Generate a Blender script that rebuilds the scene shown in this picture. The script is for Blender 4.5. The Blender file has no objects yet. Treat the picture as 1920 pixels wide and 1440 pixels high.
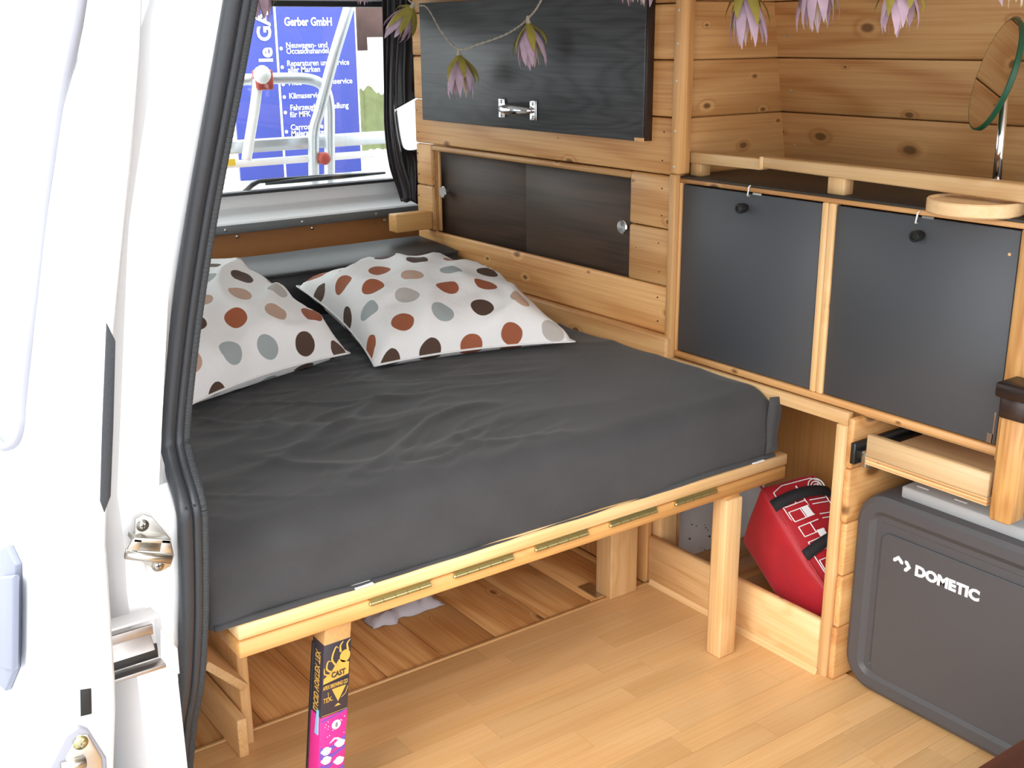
import bpy, bmesh, math, random
from mathutils import Vector, Matrix, noise
random.seed(7)
S = bpy.context.scene
COL = S.collection
# ------------------------------------------------------------------ camera
FPX = 2125.0
YAW, PIT, ROL = math.radians(35.70), math.radians(17.10), math.radians(-0.51)
CAMP = Vector((0, 0, 1.35))
_f = Vector((math.sin(YAW)*math.cos(PIT), math.cos(YAW)*math.cos(PIT), -math.sin(PIT)))
_r = Vector((math.cos(YAW), -math.sin(YAW), 0)); _u = _r.cross(_f)
CR = _r*math.cos(ROL) + _u*math.sin(ROL); CU = -_r*math.sin(ROL) + _u*math.cos(ROL)
cam = bpy.data.cameras.new('camera'); co = bpy.data.objects.new('camera', cam); COL.objects.link(co)
cam.sensor_width = 36; cam.sensor_fit = 'HORIZONTAL'; cam.lens = FPX/1920*36; cam.clip_start = .02; cam.clip_end = 300
co.matrix_world = Matrix(((CR.x, CU.x, -_f.x, CAMP.x), (CR.y, CU.y, -_f.y, CAMP.y), (CR.z, CU.z, -_f.z, CAMP.z), (0, 0, 0, 1)))
S.camera = co
# ------------------------------------------------------------------ sky (bright overcast day) and exposure
w = bpy.data.worlds.new('overcast_sky'); S.world = w; w.use_nodes = True
w.node_tree.nodes['Background'].inputs[0].default_value = (0.93, 0.97, 1.0, 1)
w.node_tree.nodes['Background'].inputs[1].default_value = 1.0
sun = bpy.data.lights.new('hazy_sun_offscreen', 'SUN'); sun.energy = .65; sun.angle = math.radians(40); sun.color = (1, .96, .9)
so = bpy.data.objects.new('hazy_sun_offscreen', sun); COL.objects.link(so)
so.rotation_euler = Vector((0.80, 0.42, -0.62)).to_track_quat('-Z', 'Y').to_euler()
S.view_settings.view_transform = 'Standard'; S.view_settings.look = 'None'
S.view_settings.gamma = 1.0; S.view_settings.use_curve_mapping = False
S.view_settings.exposure = 1.88

# ------------------------------------------------------------------ pixel helpers (a pixel is a direction; the plane gives the distance)
def ray(p): return (p[0]-960)/FPX*CR - (p[1]-720)/FPX*CU + _f
def hit(p, ax, v):
    d = ray(p); t = (v-CAMP[ax])/d[ax]; return CAMP + d*t
def hx(p, v): return hit(p, 0, v)
def hy(p, v): return hit(p, 1, v)
def hz(p, v): return hit(p, 2, v)
def hsurf(p, xf):          # ray against the surface x = xf(z)
    x = xf(.8)
    for _ in range(30): x = .5*x + .5*xf(hx(p, x).z)
    return hx(p, x)

# ------------------------------------------------------------------ node materials
def newmat(n):
    m = bpy.data.materials.new(n); m.use_nodes = True
    return m, m.node_tree, m.node_tree.nodes['Principled BSDF']
def plain(n, col, rough=.5, metal=0, bump=0, bscale=200, var=0, vscale=8, coat=0, spec=None, sheen=0):
    m, t, b = newmat(n); b.inputs['Base Color'].default_value = (*col, 1)
    b.inputs['Roughness'].default_value = rough; b.inputs['Metallic'].default_value = metal
    if coat: b.inputs['Coat Weight'].default_value = coat; b.inputs['Coat Roughness'].default_value = .1
    if spec is not None: b.inputs['Specular IOR Level'].default_value = spec
    if sheen: b.inputs['Sheen Weight'].default_value = sheen; b.inputs['Sheen Roughness'].default_value = .5
    tc = t.nodes.new('ShaderNodeTexCoord')
    if var:
        no = t.nodes.new('ShaderNodeTexNoise'); no.inputs['Scale'].default_value = vscale; no.inputs['Detail'].default_value = 4
        mx = t.nodes.new('ShaderNodeMix'); mx.data_type = 'RGBA'
        mx.inputs[6].default_value = (*[c*(1-var) for c in col], 1); mx.inputs[7].default_value = (*[min(1, c*(1+var)) for c in col], 1)
        t.links.new(tc.outputs['Object'], no.inputs['Vector']); t.links.new(no.outputs[0], mx.inputs[0]); t.links.new(mx.outputs[2], b.inputs['Base Color'])
    if bump:
        n2 = t.nodes.new('ShaderNodeTexNoise'); n2.inputs['Scale'].default_value = bscale; n2.inputs['Detail'].default_value = 3
        bp = t.nodes.new('ShaderNodeBump'); bp.inputs['Strength'].default_value = bump; bp.inputs['Distance'].default_value = .002
        t.links.new(tc.outputs['Object'], n2.inputs['Vector']); t.links.new(n2.outputs[0], bp.inputs['Height']); t.links.new(bp.outputs[0], b.inputs['Normal'])
    return m
def wood(n, light, dark, axis='Y', rough=.45, knot=1.0, ring=15, rs=4.2, ringamt=.58, fineamt=.42, knotcol=None, var=.16, coat=.0, kscale=9.0, flat=None):
    m, t, b = newmat(n); N = t.nodes.new; L = t.links.new
    b.inputs['Roughness'].default_value = rough
    if coat: b.inputs['Coat Weight'].default_value = coat; b.inputs['Coat Roughness'].default_value = .25
    tc = N('ShaderNodeTexCoord'); oi = N('ShaderNodeObjectInfo')
    mul = N('ShaderNodeVectorMath'); mul.operation = 'SCALE'; mul.inputs[0].default_value = (17.3, 31.7, 23.9); L(oi.outputs['Random'], mul.inputs['Scale'])
    add = N('ShaderNodeVectorMath'); add.operation = 'ADD'; L(tc.outputs['Object'], add.inputs[0]); L(mul.outputs[0], add.inputs[1])
    def scaled(al, ac):
        mp = N('ShaderNodeVectorMath'); mp.operation = 'MULTIPLY'
        v = [ac]*3; v['XYZ'.index(axis)] = al; mp.inputs[1].default_value = v; L(add.outputs[0], mp.inputs[0]); return mp.outputs[0]
    def noise_(vec, sc, det=2, dis=0):
        q = N('ShaderNodeTexNoise'); q.inputs['Scale'].default_value = sc; q.inputs['Detail'].default_value = det
        q.inputs['Distortion'].default_value = dis; L(vec, q.inputs['Vector']); return q.outputs[0]
    def math_(op, a, bb):
        q = N('ShaderNodeMath'); q.operation = op
        for i, v in enumerate((a, bb)):
            if isinstance(v, (int, float)): q.inputs[i].default_value = v
            else: L(v, q.inputs[i])
        return q.outputs[0]
    def mapr(v, a, bb, c, d):
        q = N('ShaderNodeMapRange'); q.interpolation_type = 'SMOOTHSTEP'; L(v, q.inputs[0])
        for i, x in enumerate((a, bb, c, d)): q.inputs[i+1].default_value = x
        return q.outputs[0]
    base = noise_(scaled(.16, 1), rs, 2, .4)
    vo = N('ShaderNodeTexVoronoi'); vo.inputs['Scale'].default_value = kscale; 
    kv = scaled(.55, 1)
    if flat:
        se = N('ShaderNodeSeparateXYZ'); cb = N('ShaderNodeCombineXYZ'); L(kv, se.inputs[0]); vo.voronoi_dimensions = '2D'
        for i, c in enumerate([c for c in 'XYZ' if c != flat]): L(se.outputs[c], cb.inputs[i])
        kv = cb.outputs[0]
    L(kv, vo.inputs['Vector'])
    kd = vo.outputs['Distance']
    if flat:
        sx = N('ShaderNodeSeparateColor'); L(vo.outputs['Color'], sx.inputs[0])
        kd = math_('DIVIDE', kd, math_('ADD', math_('MULTIPLY', sx.outputs[0], .60), .03))
    halo = mapr(kd, .05, .34, .13 if knot else 0, 0)
    rng = math_('ADD', base, halo)
    sn = math_('SINE', math_('MULTIPLY', rng, ring*3.0), 0)
    sn = math_('POWER', math_('ADD', math_('MULTIPLY', sn, .5), .5), 1.6)
    fine = noise_(scaled(.02, 1), 160, 3)
    f2 = mapr(fine, .35, .7, 0, 1)
    fac = math_('ADD', math_('MULTIPLY', sn, ringamt), math_('MULTIPLY', f2, fineamt))
    mx = N('ShaderNodeMix'); mx.data_type = 'RGBA'; L(fac, mx.inputs[0])
    mx.inputs[6].default_value = (*light, 1); mx.inputs[7].default_value = (*dark, 1)
    out = mx.outputs[2]
    if knot:
        kf = mapr(kd, .08*knot, .17*knot, .85, 0)
        mk = N('ShaderNodeMix'); mk.data_type = 'RGBA'; L(kf, mk.inputs[0]); L(out, mk.inputs[6])
        kc = knotcol or [c*.28 for c in dark]; mk.inputs[7].default_value = (*kc, 1); out = mk.outputs[2]
    hs = N('ShaderNodeHueSaturation'); L(out, hs.inputs['Color'])
    L(mapr(oi.outputs['Random'], 0, 1, 1-var, 1+var), hs.inputs['Value'])
    L(hs.outputs[0], b.inputs['Base Color'])
    bp = N('ShaderNodeBump'); bp.inputs['Strength'].default_value = .15; bp.inputs['Distance'].default_value = .001
    L(fac, bp.inputs['Height']); L(bp.outputs[0], b.inputs['Normal'])
    return m
HONEY = (.70, .39, .155); HONEYD = (.48, .205, .06)
PALE = (.76, .50, .25); PALED = (.60, .33, .12)
M = {}
M['pineY'] = wood('pine_cladding', HONEY, HONEYD, 'Y', knot=.9, flat='X')
M['pineX'] = wood('pine_board_across', HONEY, HONEYD, 'X', knot=.9)
M['pineZ'] = wood('pine_upright', HONEY, HONEYD, 'Z', knot=0, ringamt=.35)
M['kitY'] = wood('kitchen_wall_pine', HONEY, HONEYD, 'Y', knot=.9, flat='X', kscale=7)
M['kitX'] = wood('kitchen_side_pine', HONEY, HONEYD, 'X', knot=.8, flat='Y', kscale=8)
M['paleX'] = wood('pale_pine_across', PALE, PALED, 'X', knot=.35, ringamt=.4, rough=.4)
M['paleY'] = wood('pale_pine_along', PALE, PALED, 'Y', knot=.4, ringamt=.4, rough=.4)
M['paleZ'] = wood('pale_pine_upright', PALE, PALED, 'Z', knot=.5, ringamt=.35, rough=.4)
M['postZ'] = wood('striped_fir', (.66, .36, .12), (.44, .18, .05), 'Z', knot=0, ringamt=.55, rs=16)
M['orangeX'] = wood('orange_pine_across', (.70, .38, .13), (.52, .24, .07), 'X', knot=.3, ringamt=.4)
M['floorpine'] = wood('floor_pine', HONEY, HONEYD, 'Y', knot=.9, flat='Z', kscale=7, ring=20, rough=.35)
M['laminate'] = wood('beech_laminate', (.72, .455, .215), (.62, .345, .135), 'X', knot=0, ring=10, ringamt=.45, fineamt=.4, rough=.28, var=.075)
M['beech'] = wood('beech_ply', (.74, .52, .29), (.62, .38, .17), 'Y', knot=0, ring=12, ringamt=.3, rough=.4)
M['backpanel'] = wood('veneer_panel', (.50, .26, .085), (.40, .18, .05), 'Z', knot=0, ringamt=.3)
M['blackwood'] = wood('black_stained_plywood', (.072, .074, .078), (.036, .036, .039), 'Y', knot=0, ring=34, rs=7, ringamt=.5, fineamt=.6, rough=.42, var=0)
M['brownwood'] = wood('dark_brown_panel', (.088, .052, .034), (.042, .026, .018), 'Y', knot=.8, flat='X', kscale=4, ringamt=.6, rough=.55, var=.25)
M['wenge'] = wood('dark_wenge', (.030, .015, .011), (.012, .006, .005), 'Y', knot=0, rough=.4)
M['redbrown'] = wood('red_brown_board', (.075, .021, .012), (.04, .011, .007), 'X', knot=0, rough=.35)
M['counter'] = plain('dark_counter', (.028, .022, .019), .5, var=.2)
M['hpl'] = plain('anthracite_laminate', (.058, .062, .070), .5, bump=.05, bscale=900)
M['hardboard'] = plain('brown_hardboard', (.47, .20, .065), .55, var=.12, vscale=30)
M['white'] = plain('white_car_paint', (.86, .86, .87), .28, coat=.5)
M['whitedull'] = plain('white_dirty_paint', (.74, .73, .72), .4, var=.12, vscale=14)
M['greyrecess'] = plain('mid_grey_plastic', (.30, .30, .34), .5)
M['rubber'] = plain('black_rubber', (.034, .037, .043), .36, bump=.2, bscale=300)
M['ribrubber'] = plain('ribbed_rubber_trim', (.05, .055, .06), .6, bump=.6, bscale=700)
M['greyplastic'] = plain('grey_plastic_handle', (.20, .215, .28), .4)
M['blackplastic'] = plain('black_plastic', (.012, .012, .012), .35)
M['fridge'] = plain('charcoal_fridge_plastic', (.075, .073, .078), .5, bump=.15, bscale=600, var=.08, vscale=3)
M['fridgelid'] = plain('light_grey_plastic', (.42, .43, .44), .4)
M['print'] = plain('white_print', (.85, .85, .86), .5)
M['chrome'] = plain('chrome', (.85, .85, .86), .09, 1)
M['steel'] = plain('zinc_steel', (.62, .60, .55), .32, 1, var=.2, vscale=40)
M['rail'] = plain('worn_steel_rail', (.45, .41, .39), .35, 1, var=.35, vscale=18)
M['brass'] = plain('yellow_zinc_hinge', (.55, .50, .26), .35, 1)
M['darksteel'] = plain('dark_steel', (.06, .06, .06), .4, .8)
M['alu'] = plain('silver_tube', (.60, .63, .66), .3, .55)
M['redclamp'] = plain('red_clamp', (.42, .06, .04), .5)
M['red'] = plain('red_bag_fabric', (.40, .005, .014), .55, bump=.3, bscale=500, var=.15, vscale=25, sheen=.2)
M['webbing'] = plain('black_webbing', (.012, .012, .014), .8, bump=.5, bscale=900)
M['blackfabric'] = plain('black_cover_fabric', (.042, .041, .043), .85, bump=.35, bscale=420, var=.3, vscale=9, sheen=.12)
M['curtain'] = plain('black_satin_curtain', (.026, .021, .025), .30)
M['lilac'] = plain('lilac_petal', (.60, .42, .52), .8, var=.25, vscale=60)
M['cream'] = plain('cream_stamen', (.70, .55, .36), .8)
M['olive'] = plain('olive_leaf', (.36, .29, .05), .8, var=.3, vscale=60)
M['cord'] = plain('beige_cord', (.55, .46, .36), .8)
M['green'] = plain('green_rim', (.006, .07, .03), .4)
M['mirror'] = plain('mirror_glass', (.93, .93, .93), .01, 1)
M['signblue'] = plain('blue_sign', (.045, .065, .36), .45)
M['signwhite'] = plain('sign_white', (.9, .9, .9), .5)
M['asphalt'] = plain('pale_asphalt', (.42, .42, .42), .9, var=.15, vscale=3)
M['render'] = plain('white_render', (.85, .85, .84), .9)
M['grass'] = plain('dry_grass', (.13, .15, .06), .9, var=.4, vscale=6)
M['greenbin'] = plain('green_plastic', (.04, .16, .10), .5)
M['redroof'] = plain('red_brown_hedge', (.09, .05, .045), .9, var=.7, vscale=4)
M['yellow'] = plain('yellow_label', (.75, .52, .03), .5)
M['gold'] = plain('gold_print', (.62, .36, .07), .45)
M['darkwrap'] = plain('dark_label_wrap', (.035, .028, .040), .35)
M['pink'] = plain('pink_label_wrap', (.68, .028, .24), .35)
M['purple'] = plain('purple_print', (.17, .07, .38), .4)
M['lightblue'] = plain('light_blue_print', (.25, .55, .75), .4)
M['sheetwhite'] = plain('white_cloth', (.55, .53, .58), .9, bump=.3, bscale=300)
M['fluff'] = plain('chipboard_end', (.52, .28, .10), .7, bump=.5, bscale=250, var=.2, vscale=120)
m, t, b = newmat('window_glass'); M['glass'] = m
for nd in list(t.nodes):
    if nd.type != 'OUTPUT_MATERIAL': t.nodes.remove(nd)
tr = t.nodes.new('ShaderNodeBsdfTransparent'); gl = t.nodes.new('ShaderNodeBsdfGlossy'); ms = t.nodes.new('ShaderNodeMixShader')
tr.inputs[0].default_value = (.96, .98, .97, 1); gl.inputs['Roughness'].default_value = .02; ms.inputs[0].default_value = .06
t.links.new(tr.outputs[0], ms.inputs[1]); t.links.new(gl.outputs[0], ms.inputs[2])
t.links.new(ms.outputs[0], [n for n in t.nodes if n.type == 'OUTPUT_MATERIAL'][0].inputs[0])
m, t, b = newmat('tinted_door_glass'); M['doorglass'] = m
for nd in list(t.nodes):
    if nd.type != 'OUTPUT_MATERIAL': t.nodes.remove(nd)
tr = t.nodes.new('ShaderNodeBsdfTransparent'); gl = t.nodes.new('ShaderNodeBsdfGlossy'); ms = t.nodes.new('ShaderNodeMixShader')
tr.inputs[0].default_value = (.80, .88, .86, 1); gl.inputs['Roughness'].default_value = .02; ms.inputs[0].default_value = .2
t.links.new(tr.outputs[0], ms.inputs[1]); t.links.new(gl.outputs[0], ms.inputs[2])
t.links.new(ms.outputs[0], [n for n in t.nodes if n.type == 'OUTPUT_MATERIAL'][0].inputs[0])

def dots_material():
    m, t, b = newmat('dotted_pillowcase'); N = t.nodes.new; L = t.links.new
    b.inputs['Roughness'].default_value = .85
    tc = N('ShaderNodeTexCoord'); sp = N('ShaderNodeSeparateXYZ'); L(tc.outputs['UV'], sp.inputs[0])
    def mt(op, a, bb=0):
        q = N('ShaderNodeMath'); q.operation = op
        for i, v in enumerate((a, bb)):
            if isinstance(v, (int, float)): q.inputs[i].default_value = v
            else: L(v, q.inputs[i])
        return q.outputs[0]
    u = mt('MULTIPLY', sp.outputs[0], 1/.108); v = mt('MULTIPLY', sp.outputs[1], 1/.094)
    row = mt('FLOOR', v); u2 = mt('ADD', u, mt('MULTIPLY', mt('MODULO', mt('ADD', row, 40), 2), .5))
    cx = mt('FLOOR', u2); du = mt('SUBTRACT', mt('SUBTRACT', u2, cx), .5); dv = mt('SUBTRACT', mt('SUBTRACT', v, row), .5)
    du = mt('MULTIPLY', du, .108); dv = mt('MULTIPLY', dv, .094)
    d = mt('SQRT', mt('ADD', mt('MULTIPLY', du, du), mt('MULTIPLY', dv, dv)))
    cm = N('ShaderNodeCombineXYZ'); L(cx, cm.inputs[0]); L(row, cm.inputs[1]); cm.inputs[2].default_value = 3.7
    wn = N('ShaderNodeTexWhiteNoise'); wn.noise_dimensions = '3D'; L(cm.outputs[0], wn.inputs['Vector'])
    cr = N('ShaderNodeValToRGB'); cr.color_ramp.interpolation = 'CONSTANT'; L(wn.outputs[0], cr.inputs[0])
    cols = [(.085, .045, .030), (.36, .10, .04), (.50, .46, .42), (.36, .40, .40), (.54, .36, .27), (.34, .10, .045), (.10, .055, .038)]
    el = cr.color_ramp.elements
    el[0].color = (*cols[0], 1); el[1].position = .2; el[1].color = (*cols[1], 1)
    for i, c in enumerate(cols[2:]): e = el.new(.36+.13*i); e.color = (*c, 1)
    mr = N('ShaderNodeMapRange'); L(d, mr.inputs[0]); mr.inputs[1].default_value = .0285; mr.inputs[2].default_value = .0295; mr.inputs[3].default_value = 1; mr.inputs[4].default_value = 0
    mx = N('ShaderNodeMix'); mx.data_type = 'RGBA'; L(mr.outputs[0], mx.inputs[0]); mx.inputs[6].default_value = (.87, .85, .84, 1); L(cr.outputs[0], mx.inputs[7])
    L(mx.outputs[2], b.inputs['Base Color'])
    no = N('ShaderNodeTexNoise'); no.inputs['Scale'].default_value = 14; no.inputs['Detail'].default_value = 3; L(tc.outputs['Object'], no.inputs['Vector'])
    bp = N('ShaderNodeBump'); bp.inputs['Strength'].default_value = .25; bp.inputs['Distance'].default_value = .02; L(no.outputs[0], bp.inputs['Height']); L(bp.outputs[0], b.inputs['Normal'])
    return m
M['dots'] = dots_material()

# ------------------------------------------------------------------ mesh helpers
class MB:
    def __init__(s): s.v = []; s.f = []
    def add(s, vs, fs):
        n = len(s.v); s.v += [Vector(q) for q in vs]; s.f += [tuple(i+n for i in f) for f in fs]; return s
    def box(s, a, b):
        (x0, y0, z0), (x1, y1, z1) = a, b
        return s.hexa([(x0, y0, z0), (x1, y0, z0), (x1, y1, z0), (x0, y1, z0), (x0, y0, z1), (x1, y0, z1), (x1, y1, z1), (x0, y1, z1)])
    def hexa(s, p): return s.add(p, [(3, 2, 1, 0), (4, 5, 6, 7), (0, 1, 5, 4), (1, 2, 6, 5), (2, 3, 7, 6), (3, 0, 4, 7)])
    def obox(s, o, U, V, W):      # corner o, three edge vectors
        o, U, V, W = map(Vector, (o, U, V, W))
        return s.hexa([o, o+U, o+U+V, o+V, o+W, o+U+W, o+U+V+W, o+V+W])
    def prism(s, pts, d):         # planar polygon pushed along d
        pts = [Vector(p) for p in pts]; d = Vector(d); n = len(pts)
        return s.add(pts+[p+d for p in pts], [tuple(range(n))[::-1], tuple(range(n, 2*n))]+[(i, (i+1) % n, n+(i+1) % n, n+i) for i in range(n)])
    def tube(s, path, r, seg=10, cap=True, flat=None):
        path = [Vector(p) for p in path]; n = len(path); rs = r if isinstance(r, (list, tuple)) else [r]*n
        T = [(path[min(i+1, n-1)]-path[max(i-1, 0)]).normalized() for i in range(n)]
        a = Vector((0, 0, 1)) if abs(T[0].z) < .9 else Vector((1, 0, 0))
        nrm = (a - T[0]*a.dot(T[0])).normalized(); vs = []
        for i in range(n):
            nrm = (nrm - T[i]*nrm.dot(T[i])).normalized(); bn = T[i].cross(nrm)
            for k in range(seg):
                th = 2*math.pi*k/seg; vs.append(path[i] + nrm*math.cos(th)*rs[i] + bn*math.sin(th)*rs[i]*(flat or 1))
        fs = [(i*seg+k, i*seg+(k+1) % seg, (i+1)*seg+(k+1) % seg, (i+1)*seg+k) for i in range(n-1) for k in range(seg)]
        if cap: fs += [tuple(range(seg))[::-1], tuple(range((n-1)*seg, n*seg))]
        return s.add(vs, fs)
    def cyl(s, a, b, r, seg=20, r2=None): return s.tube([a, b], [r, r if r2 is None else r2], seg)
    def lathe(s, o, axis, prof, seg=24):   # prof: (radius, distance along axis)
        o = Vector(o); ax = Vector(axis).normalized(); a = Vector((0, 0, 1)) if abs(ax.z) < .9 else Vector((1, 0, 0))
        U = ax.cross(a).normalized(); V = ax.cross(U); vs = []
        for r, h in prof:
            for k in range(seg):
                th = 2*math.pi*k/seg; vs.append(o+ax*h+(U*math.cos(th)+V*math.sin(th))*max(r, 1e-5))
        n = len(prof)
        return s.add(vs, [(i*seg+k, i*seg+(k+1) % seg, (i+1)*seg+(k+1) % seg, (i+1)*seg+k) for i in range(n-1) for k in range(seg)]+[tuple(range(seg))[::-1], tuple(range((n-1)*seg, n*seg))])
    def loft(s, loops, cap=True):
        k = len(loops[0]); vs = [p for l in loops for p in l]
        fs = [(i*k+j, i*k+(j+1) % k, (i+1)*k+(j+1) % k, (i+1)*k+j) for i in range(len(loops)-1) for j in range(k)]
        if cap: fs += [tuple(range(k))[::-1], tuple(range((len(loops)-1)*k, len(loops)*k))]
        return s.add(vs, fs)
    def grid(s, rows):
        n = len(rows[0]); vs = [p for r in rows for p in r]
        return s.add(vs, [(i*n+j, i*n+j+1, (i+1)*n+j+1, (i+1)*n+j) for i in range(len(rows)-1) for j in range(n-1)])
    def build(s, name, mat, parent=None, bevel=0, smooth=False, seg=2, solid=0, sub=0, angle=None):
        me = bpy.data.meshes.new(name)
        xs = [v.x for v in s.v]; ys = [v.y for v in s.v]; zs = [v.z for v in s.v]
        org = worldloc(parent) if parent else Vector(((min(xs)+max(xs))/2, (min(ys)+max(ys))/2, min(zs)))
        me.from_pydata([v-org for v in s.v], [], s.f); me.update()
        bm = bmesh.new(); bm.from_mesh(me); bmesh.ops.recalc_face_normals(bm, faces=bm.faces)
        if bevel:
            ed = [e for e in bm.edges if len(e.link_faces) == 2 and e.calc_face_angle(0) > .5]
            bmesh.ops.bevel(bm, geom=ed, offset=bevel, segments=seg, profile=.5, affect='EDGES', clamp_overlap=True)
        bm.to_mesh(me); bm.free()
        if smooth or bevel:
            for p in me.polygons: p.use_smooth = True
            if bevel or angle: me.set_sharp_from_angle(angle=angle or math.radians(50))
        me.materials.append(M[mat] if isinstance(mat, str) else mat)
        o = bpy.data.objects.new(name, me); COL.objects.link(o)
        if parent: o.parent = parent
        else: o.location = org
        if solid: q = o.modifiers.new('solid', 'SOLIDIFY'); q.thickness = solid; q.offset = 0
        if sub: q = o.modifiers.new('sub', 'SUBSURF'); q.levels = sub; q.render_levels = sub
        return o
def worldloc(o):
    l = Vector()
    while o: l += o.location; o = o.parent
    return l
def tag(o, label, cat, group=None):
    o['label'] = label; o['category'] = cat
    if group: o['group'] = group
    return o
def empty(name, loc, label, cat, group=None):
    o = bpy.data.objects.new(name, None); COL.objects.link(o); o.location = loc; o.empty_display_size = .05
    return tag(o, label, cat, group)
def struct(o, label=None):
    o['kind'] = 'structure'
    if label: o['label'] = label
    return o
def box(name, a, b, mat, parent=None, bevel=.002, seg=1): return MB().box(a, b).build(name, mat, parent, bevel, seg=seg)
def rrect(y0, y1, z0, z1, r, x, n=6):
    pts = []
    for cy, cz, a0 in ((y1-r, z1-r, 0), (y0+r, z1-r, 90), (y0+r, z0+r, 180), (y1-r, z0+r, 270)):
        for i in range(n+1):
            a = math.radians(a0+90*i/n); pts.append(Vector((x, cy+r*math.cos(a), cz+r*math.sin(a))))
    return pts
def text(name, body, size, mat, o, U, V, parent, bold=0, extr=.0006, align='LEFT', sx=1):
    cu = bpy.data.curves.new(name, 'FONT'); cu.body = body; cu.size = size; cu.extrude = extr; cu.offset = bold; cu.align_x = align; cu.resolution_u = 3
    ob = bpy.data.objects.new(name, cu); COL.objects.link(ob)
    dg = bpy.context.evaluated_depsgraph_get(); me = bpy.data.meshes.new_from_object(ob.evaluated_get(dg))
    bpy.data.objects.remove(ob); bpy.data.curves.remove(cu)
    o, U, V = Vector(o), Vector(U).normalized(), Vector(V).normalized(); W = U.cross(V); org = worldloc(parent)
    for v in me.vertices: v.co = o+U*v.co.x*sx+V*v.co.y+W*v.co.z-org
    me.materials.clear(); me.materials.append(M[mat]); me.name = name
    q = bpy.data.objects.new(name, me); COL.objects.link(q); q.parent = parent; return q
def lerp(a, b, t): return a+(b-a)*t
def interp(tab, z):
    for (z0, x0), (z1, x1) in zip(tab, tab[1:]):
        if z <= z1: return lerp(x0, x1, (z-z0)/(z1-z0)) if z > z0 else x0
    return tab[-1][1]
def smoothpath(pts, n=6):
    pts = [Vector(p) for p in pts]; out = []
    for i in range(len(pts)-1):
        p0, p1, p2, p3 = pts[max(i-1, 0)], pts[i], pts[i+1], pts[min(i+2, len(pts)-1)]
        for k in range(n):
            t = k/n; out.append(.5*((2*p1)+(p2-p0)*t+(2*p0-5*p1+4*p2-p3)*t*t+(3*p1-p0-3*p2+p3)*t**3))
    return out+[pts[-1]]
# ------------------------------------------------------------------ the setting: ground, van floor, walls, roof
struct(box('ground', (-25, -20, -.62), (30, 45, -.56), 'asphalt', None, 0), 'pale asphalt forecourt outside the van')
floor = struct(box('floor', (.56, -.5, -.06), (2.24, 3.3, -.0085), 'floorpine', None, 0), 'floor of the van')
rw = .0655; y = 1.94; r = 0; rr = random.Random(3)
while y > .25:
    x = .57 - rr.random()*.3
    while x < 1.86:
        l = rr.uniform(.28, .52); a = max(x, .57); e = min(x+l, 1.875)
        if e-a > .02: box('laminate_strip', (a+.0003, y-rw+.0003, -.008), (e-.0003, y-.0003, 0), 'laminate', floor, 0)
        x += l
    y -= rw; r += 1
x = .62
while x < 1.8:
    e = min(x+.146, 1.815)
    box('floor_plank', (x+.001, 1.944, -.008), (e-.001, 3.24, -.003), 'floorpine', floor, .001); x += .146
y = 1.40
while y < 2.2:
    box('floor_plank', (1.85, y+.0015, -.008), (2.22, y+.0985, .004), 'pineX', floor, .002); y += .10
box('edge_strip', (.60, 1.936, -.002), (1.82, 1.946, .0025), 'laminate', floor, .001)
ceil = struct(box('ceiling', (.56, -.5, 1.56), (2.27, 3.35, 1.60), 'white', None, 0), 'white van roof')
struct(box('wall_far', (2.24, -.5, -.06), (2.27, 3.35, 1.56), 'whitedull', None, 0), 'outer side wall of the van')
# cladding beside the bed
wb = struct(box('wall_bedside', (1.905, 1.93, 0), (1.915, 3.06, 1.56), 'pineY', None, 0), 'pine tongue and groove cladding beside the bed')
def plank(y0, y1, z0, z1, x0=1.835, x1=1.853, mat='pineY', bev=.006):
    dx = rr.uniform(-.0012, .0012)
    return box('plank', (x0+dx, y0, z0+.0012), (x1, y1, z1-.0012), mat, wb, bev, 2)
YE = 1.916
for z0, z1 in ((.66, .776), (1.038, 1.168), (1.168, 1.294), (1.294, 1.415), (1.415, 1.555)):
    plank(YE, 3.052+rr.uniform(-.004, .004), z0, z1)
for z0, z1 in ((.776, .912), (.912, 1.038)):
    plank(YE, 2.06, z0, z1); plank(2.962, 3.052+rr.uniform(-.004, .004), z0, z1)
plank(2.06, 2.962, 1.018, 1.037)
plank(1.90, 3.04, .50, .662, 1.818, 1.85, bev=.008)
for z0, z1 in ((.66, .776), (.776, .912), (.912, 1.038), (1.038, 1.168)):
    for yy in (1.95, 3.035):
        for f in (.25, .75):
            MB().lathe((1.8345, yy+rr.uniform(-.006, .006), lerp(z0, z1, f)), (-1, 0, 0), [(.002, -.002), (.002, .001)], 6).build('nail_head', 'darksteel', wb)
box('jamb_strip', (1.853, 2.945, .776), (1.8595, 2.962, 1.018), 'pineZ', wb, .001)
box('jamb_strip', (1.853, 2.06, .776), (1.8595, 2.066, 1.018), 'pineZ', wb, .001)
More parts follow.
